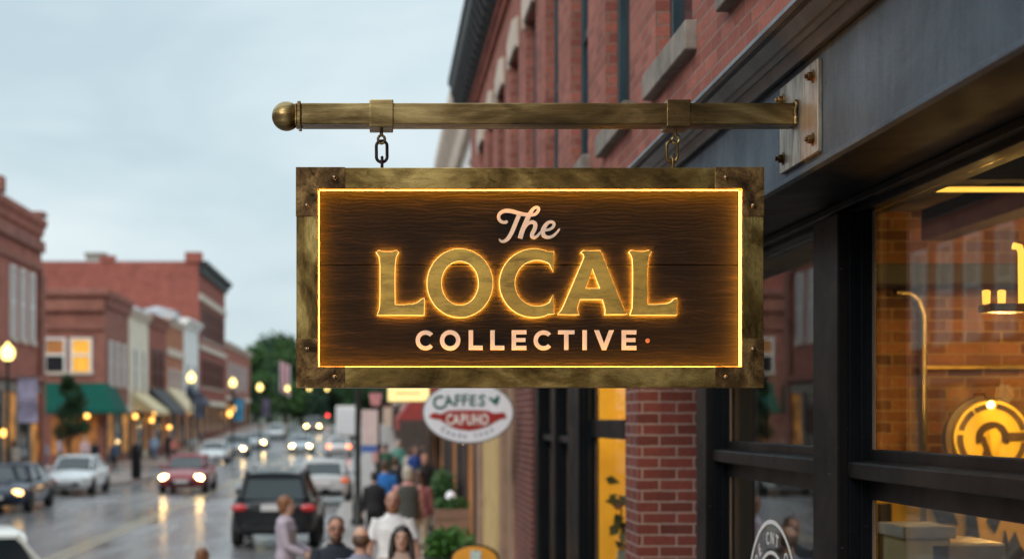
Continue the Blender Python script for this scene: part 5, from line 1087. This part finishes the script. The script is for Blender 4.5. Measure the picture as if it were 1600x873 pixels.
    if style=='short': hr.ell((0,.022,1.672),(.086,.098,.094)); hr.ell((0,.05,1.62),(.078,.06,.07))
    elif style=='bald': hr.ell((0,.034,1.628),(.084,.082,.072))
    elif style=='crop': hr.ell((0,.018,1.682),(.081,.094,.078)); hr.ell((0,.045,1.63),(.077,.06,.06))
    elif style=='long':
        hr.ell((0,.016,1.675),(.091,.102,.094)); hr.loft([el(z,rx,ry,yc,12) for z,rx,ry,yc in ((1.30,.10,.035,.085),(1.38,.125,.05,.07),(1.5,.118,.062,.055),(1.6,.098,.075,.04),(1.68,.08,.07,.03))])
        for s in (-1,1): hr.tube([(s*.078,-.03,1.69),(s*.095,-.03,1.6),(s*.105,-.05,1.48),(s*.10,-.075,1.34)],[.028,.03,.034,.02],8)
    elif style=='bob': hr.ell((0,.02,1.665),(.097,.105,.102)); hr.loft([el(z,rx,ry,yc,12) for z,rx,ry,yc in ((1.535,.085,.055,.045),(1.6,.097,.082,.028),(1.67,.09,.08,.02))])
    build('hair',remesh(hr,min(vox,.014),2),None,T).data.materials.append(hair)
    if hd:
        for s in (-1,1):
            m=MB(); m.ell((s*.030,-.0885,1.642),(.0135,.007,.007),10,6); build('eye',m,mat('eye_dark',(.05,.035,.03),.2),T,smooth=60)
            m=MB(); m.tube([(s*.014,-.0965,1.660),(s*.03,-.097,1.665),(s*.046,-.088,1.660)],.0045,6); build('brow',m,hair,T)
        m=MB(); m.tube([(-.024,-.087,1.572),(-.01,-.098,1.573),(.01,-.098,1.573),(.024,-.087,1.572)],[.003,.0065,.0065,.003],6); build('mouth',m,mat('lips',(.30,.09,.08),.5),T,smooth=60)
        if beard:
            m=MB(); m.loft([el(z,rx,ry,yc,12) for z,rx,ry,yc in ((1.498,.026,.026,-.062),(1.515,.05,.05,-.046),(1.548,.066,.074,-.028),(1.562,.068,.075,-.022))]); m.tube([(-.04,-.082,1.575),(-.02,-.1,1.586),(.02,-.1,1.586),(.04,-.082,1.575)],.008,6); build('beard',remesh(m,.008,2),None,T).data.materials.append(beard)
        if specs:
            m=MB()
            for s in (-1,1): m.tube([(s*.032+.022*math.cos(R(a_)),-.108,1.638+.018*math.sin(R(a_))) for a_ in range(0,360,24)],.0028,6,closed=True); m.tube([(s*.054,-.106,1.642),(s*.08,-.0,1.635)],.0025,6)
            m.tube([(-.01,-.109,1.642),(.01,-.109,1.642)],.0025,6); build('glasses',m,BLACKP,T)
        if print_:
            m=MB(); m.ell((.0,-.137,1.21),(.085,.012,.09),14,8); build('shirt_print',m,print_,T,smooth=60)
    return T
SK1=mat('skin_ruddy',(.44,.22,.15),.55,var=.1,scale=12); SK2=mat('skin_fair',(.50,.29,.21),.55,var=.1,scale=12); SK3=mat('skin_tan',(.36,.19,.12),.55,var=.1,scale=12)
HB=mat('hair_dark',(.018,.012,.009),.5,var=.4,scale=30); HR=mat('hair_auburn',(.19,.075,.03),.5,var=.4,scale=30); HG=mat('hair_grey',(.42,.37,.30),.6,var=.25,scale=30); HBR=mat('hair_brown',(.07,.035,.02),.5,var=.4,scale=30)
def cloth(n,c): return mat('cloth_'+n,c,.85,var=.18,scale=5,bmp=.06)
NAVY=cloth('navy',(.012,.018,.028)); LAV=cloth('lavender_grey',(.22,.22,.29)); WH=cloth('white',(.72,.70,.69)); BLU=cloth('blue',(.02,.15,.46)); BLK=cloth('black',(.014,.014,.016)); OLV=cloth('olive',(.06,.06,.05)); PNK=cloth('pink',(.55,.27,.25)); JEAN=cloth('denim',(.05,.075,.14)); KHK=cloth('khaki',(.36,.28,.19)); LIL=cloth('lilac',(.40,.34,.40)); GRE=cloth('green',(.04,.10,.06)); TEALC=cloth('teal',(.10,.26,.22)); ROSE=cloth('rose',(.34,.12,.12)); CRM=cloth('cream',(.55,.48,.40)); GRYC=cloth('grey',(.16,.16,.17))
def P_(px,d,z=.15): a=at(px,655,d); return (a.x,d,z)
person('person with auburn hair in a lilac shirt and dark trousers, behind the black estate car',P_(447,19.3),1.69,82,LIL,BLK,SK2,HR,'bob','long',((12,8,55),(12,8,55)),.5,.0095,jacket=True)
person('bearded person in glasses and a navy T-shirt walking towards us',P_(525,14.6),1.73,4,NAVY,JEAN,SK1,HBR,'crop','short',((10,14,20),(6,14,20)),.4,.009,beard=HBR,specs=True,print_=mat('shirt_print',(.04,.16,.40),.7,var=.6,scale=25,col2=(.5,.5,.12)))
person('person in a lavender grey T-shirt seen from behind, hair thinning on top',P_(564,13.8),1.69,178,LAV,JEAN,SK2,HBR,'bald','short',((8,16,15),(8,16,15)),.3,.0095)
person('tall bearded person in a white short sleeved shirt facing us',P_(614,17.8),1.83,-6,WH,KHK,SK1,HBR,'bald','short',((6,17,12),(4,17,12)),.4,.009,beard=mat('beard_ginger',(.24,.10,.04),.7,var=.3,scale=30))
person('person with long dark hair in a black jacket over a beige top, facing us',P_(628,14.4),1.65,-4,cloth('beige',(.42,.29,.23)),JEAN,SK2,HB,'long','short',((8,12,20),(8,12,20)),.3,.009,vest=None)
person('person in a bright blue shirt walking away beside the lamp post',P_(601,32),1.80,174,BLU,BLK,SK2,HBR,'short','short',stride=.5,vox=.014)
person('grey haired person in a pink shirt and dark olive vest walking away',P_(637,26.5),1.84,184,PNK,KHK,SK2,HG,'bob','short',stride=.5,vox=.014,vest=OLV)
person('person in black with reddish hair standing by the shopfronts',P_(663,37),1.84,20,BLK,KHK,SK1,HR,'short','long',((15,12,70),(15,12,60)),.2,.016)
person('person in a rose red jacket close beside the grey haired walker',P_(655,28.2),1.72,180,ROSE,KHK,SK1,HBR,'long','long',stride=.4,vox=.016)
person('person in dark clothes behind the blue shirted walker',P_(618,35),1.80,178,NAVY,BLK,SK2,HBR,'short','long',stride=.4,vox=.018)
person('person in a black coat between the lamp post and the blue shirted walker',P_(585,30.4),1.62,182,BLK,BLK,SK2,HB,'short','long',stride=.4,vox=.018)
pg='people far along the near pavement'
for px,d,h,fc,sh_,tr_,sty,hc,lb in ((603,52,1.84,180,GRE,BLK,'short',HBR,'person in a dark green coat far along the near pavement'),(623,58,1.86,0,TEALC,NAVY,'short',HG,'pale haired person in a teal top far along the near pavement'),(643,50,1.76,180,CRM,CRM,'long',HBR,'person in cream clothes far along the near pavement'),(650,46,1.86,10,cloth('royal',(.03,.08,.32)),JEAN,'crop',HBR,'person in a royal blue jacket near the red awning'),(661,55,1.9,180,NAVY,BLK,'short',HB,'person in navy behind the royal blue jacket'),(592,64,1.72,170,PNK,BLK,'long',HB,'person in a pink top farthest along the near pavement')):
    person(lb,P_(px,d),h,fc,sh_,tr_,SK2,hc,sty,'long',stride=.4,vox=.024,group=pg)
person('short person with reddish hair crossing the road at the bottom of the scene',P_(317,16.2,.004),1.44,150,cloth('sand',(.4,.3,.22)),JEAN,SK1,HR,'short','short',stride=.5,vox=.012)
lg='people on the far left pavement'
for px,d,h,fc,sh_,tr_,sty,hc,lb in ((68,80.5,1.78,20,cloth('pale_blue',(.36,.42,.5)),cloth('blue_jeans',(.03,.09,.2)),'short',HG,'person in pale blue shirt and blue jeans before the side street'),(93,90.2,1.84,90,LIL,GRYC,'long',HBR,'person in lilac by the corner of the brown brick building'),(133,88,1.8,0,cloth('pale_pink',(.6,.42,.42)),GRYC,'short',HG,'person in pale pink under the green awning'),(148,86,1.66,180,NAVY,BLK,'short',HB,'short person in navy under the green awning'),(178,80.5,1.68,200,cloth('slate',(.06,.09,.14)),BLK,'short',HBR,'person in slate blue by the kerb, left of the black litter bin'),(241,96,1.75,10,cloth('sky',(.24,.33,.45)),cloth('mid_jeans',(.09,.15,.26)),'short',HBR,'person in light blue by the cream building'),(263,97,1.84,-10,cloth('charcoal',(.02,.02,.025)),BLK,'short',HB,'person in charcoal outside the dark red brick building'),(272,95,1.6,30,cloth('coral',(.42,.14,.11)),BLK,'long',HBR,'person in a coral top outside the dark red brick building'),(22,66,1.75,170,CRM,GRYC,'long',HBR,'person in cream by the tall brick corner block')):
    a=at(px,655,d); xx=a.x if not (75.4<d<91.6) else a.x
    zz=.15 if (xx<-11.5 and not (75.4<=d<=91.6)) else (.004 if not (d<75.4 and xx>-12.6) else .15)
    person(lb,(xx,d,zz),h,fc,sh_,tr_,SK2,hc,sty,'long',stride=.4,vox=.026,group=lg)
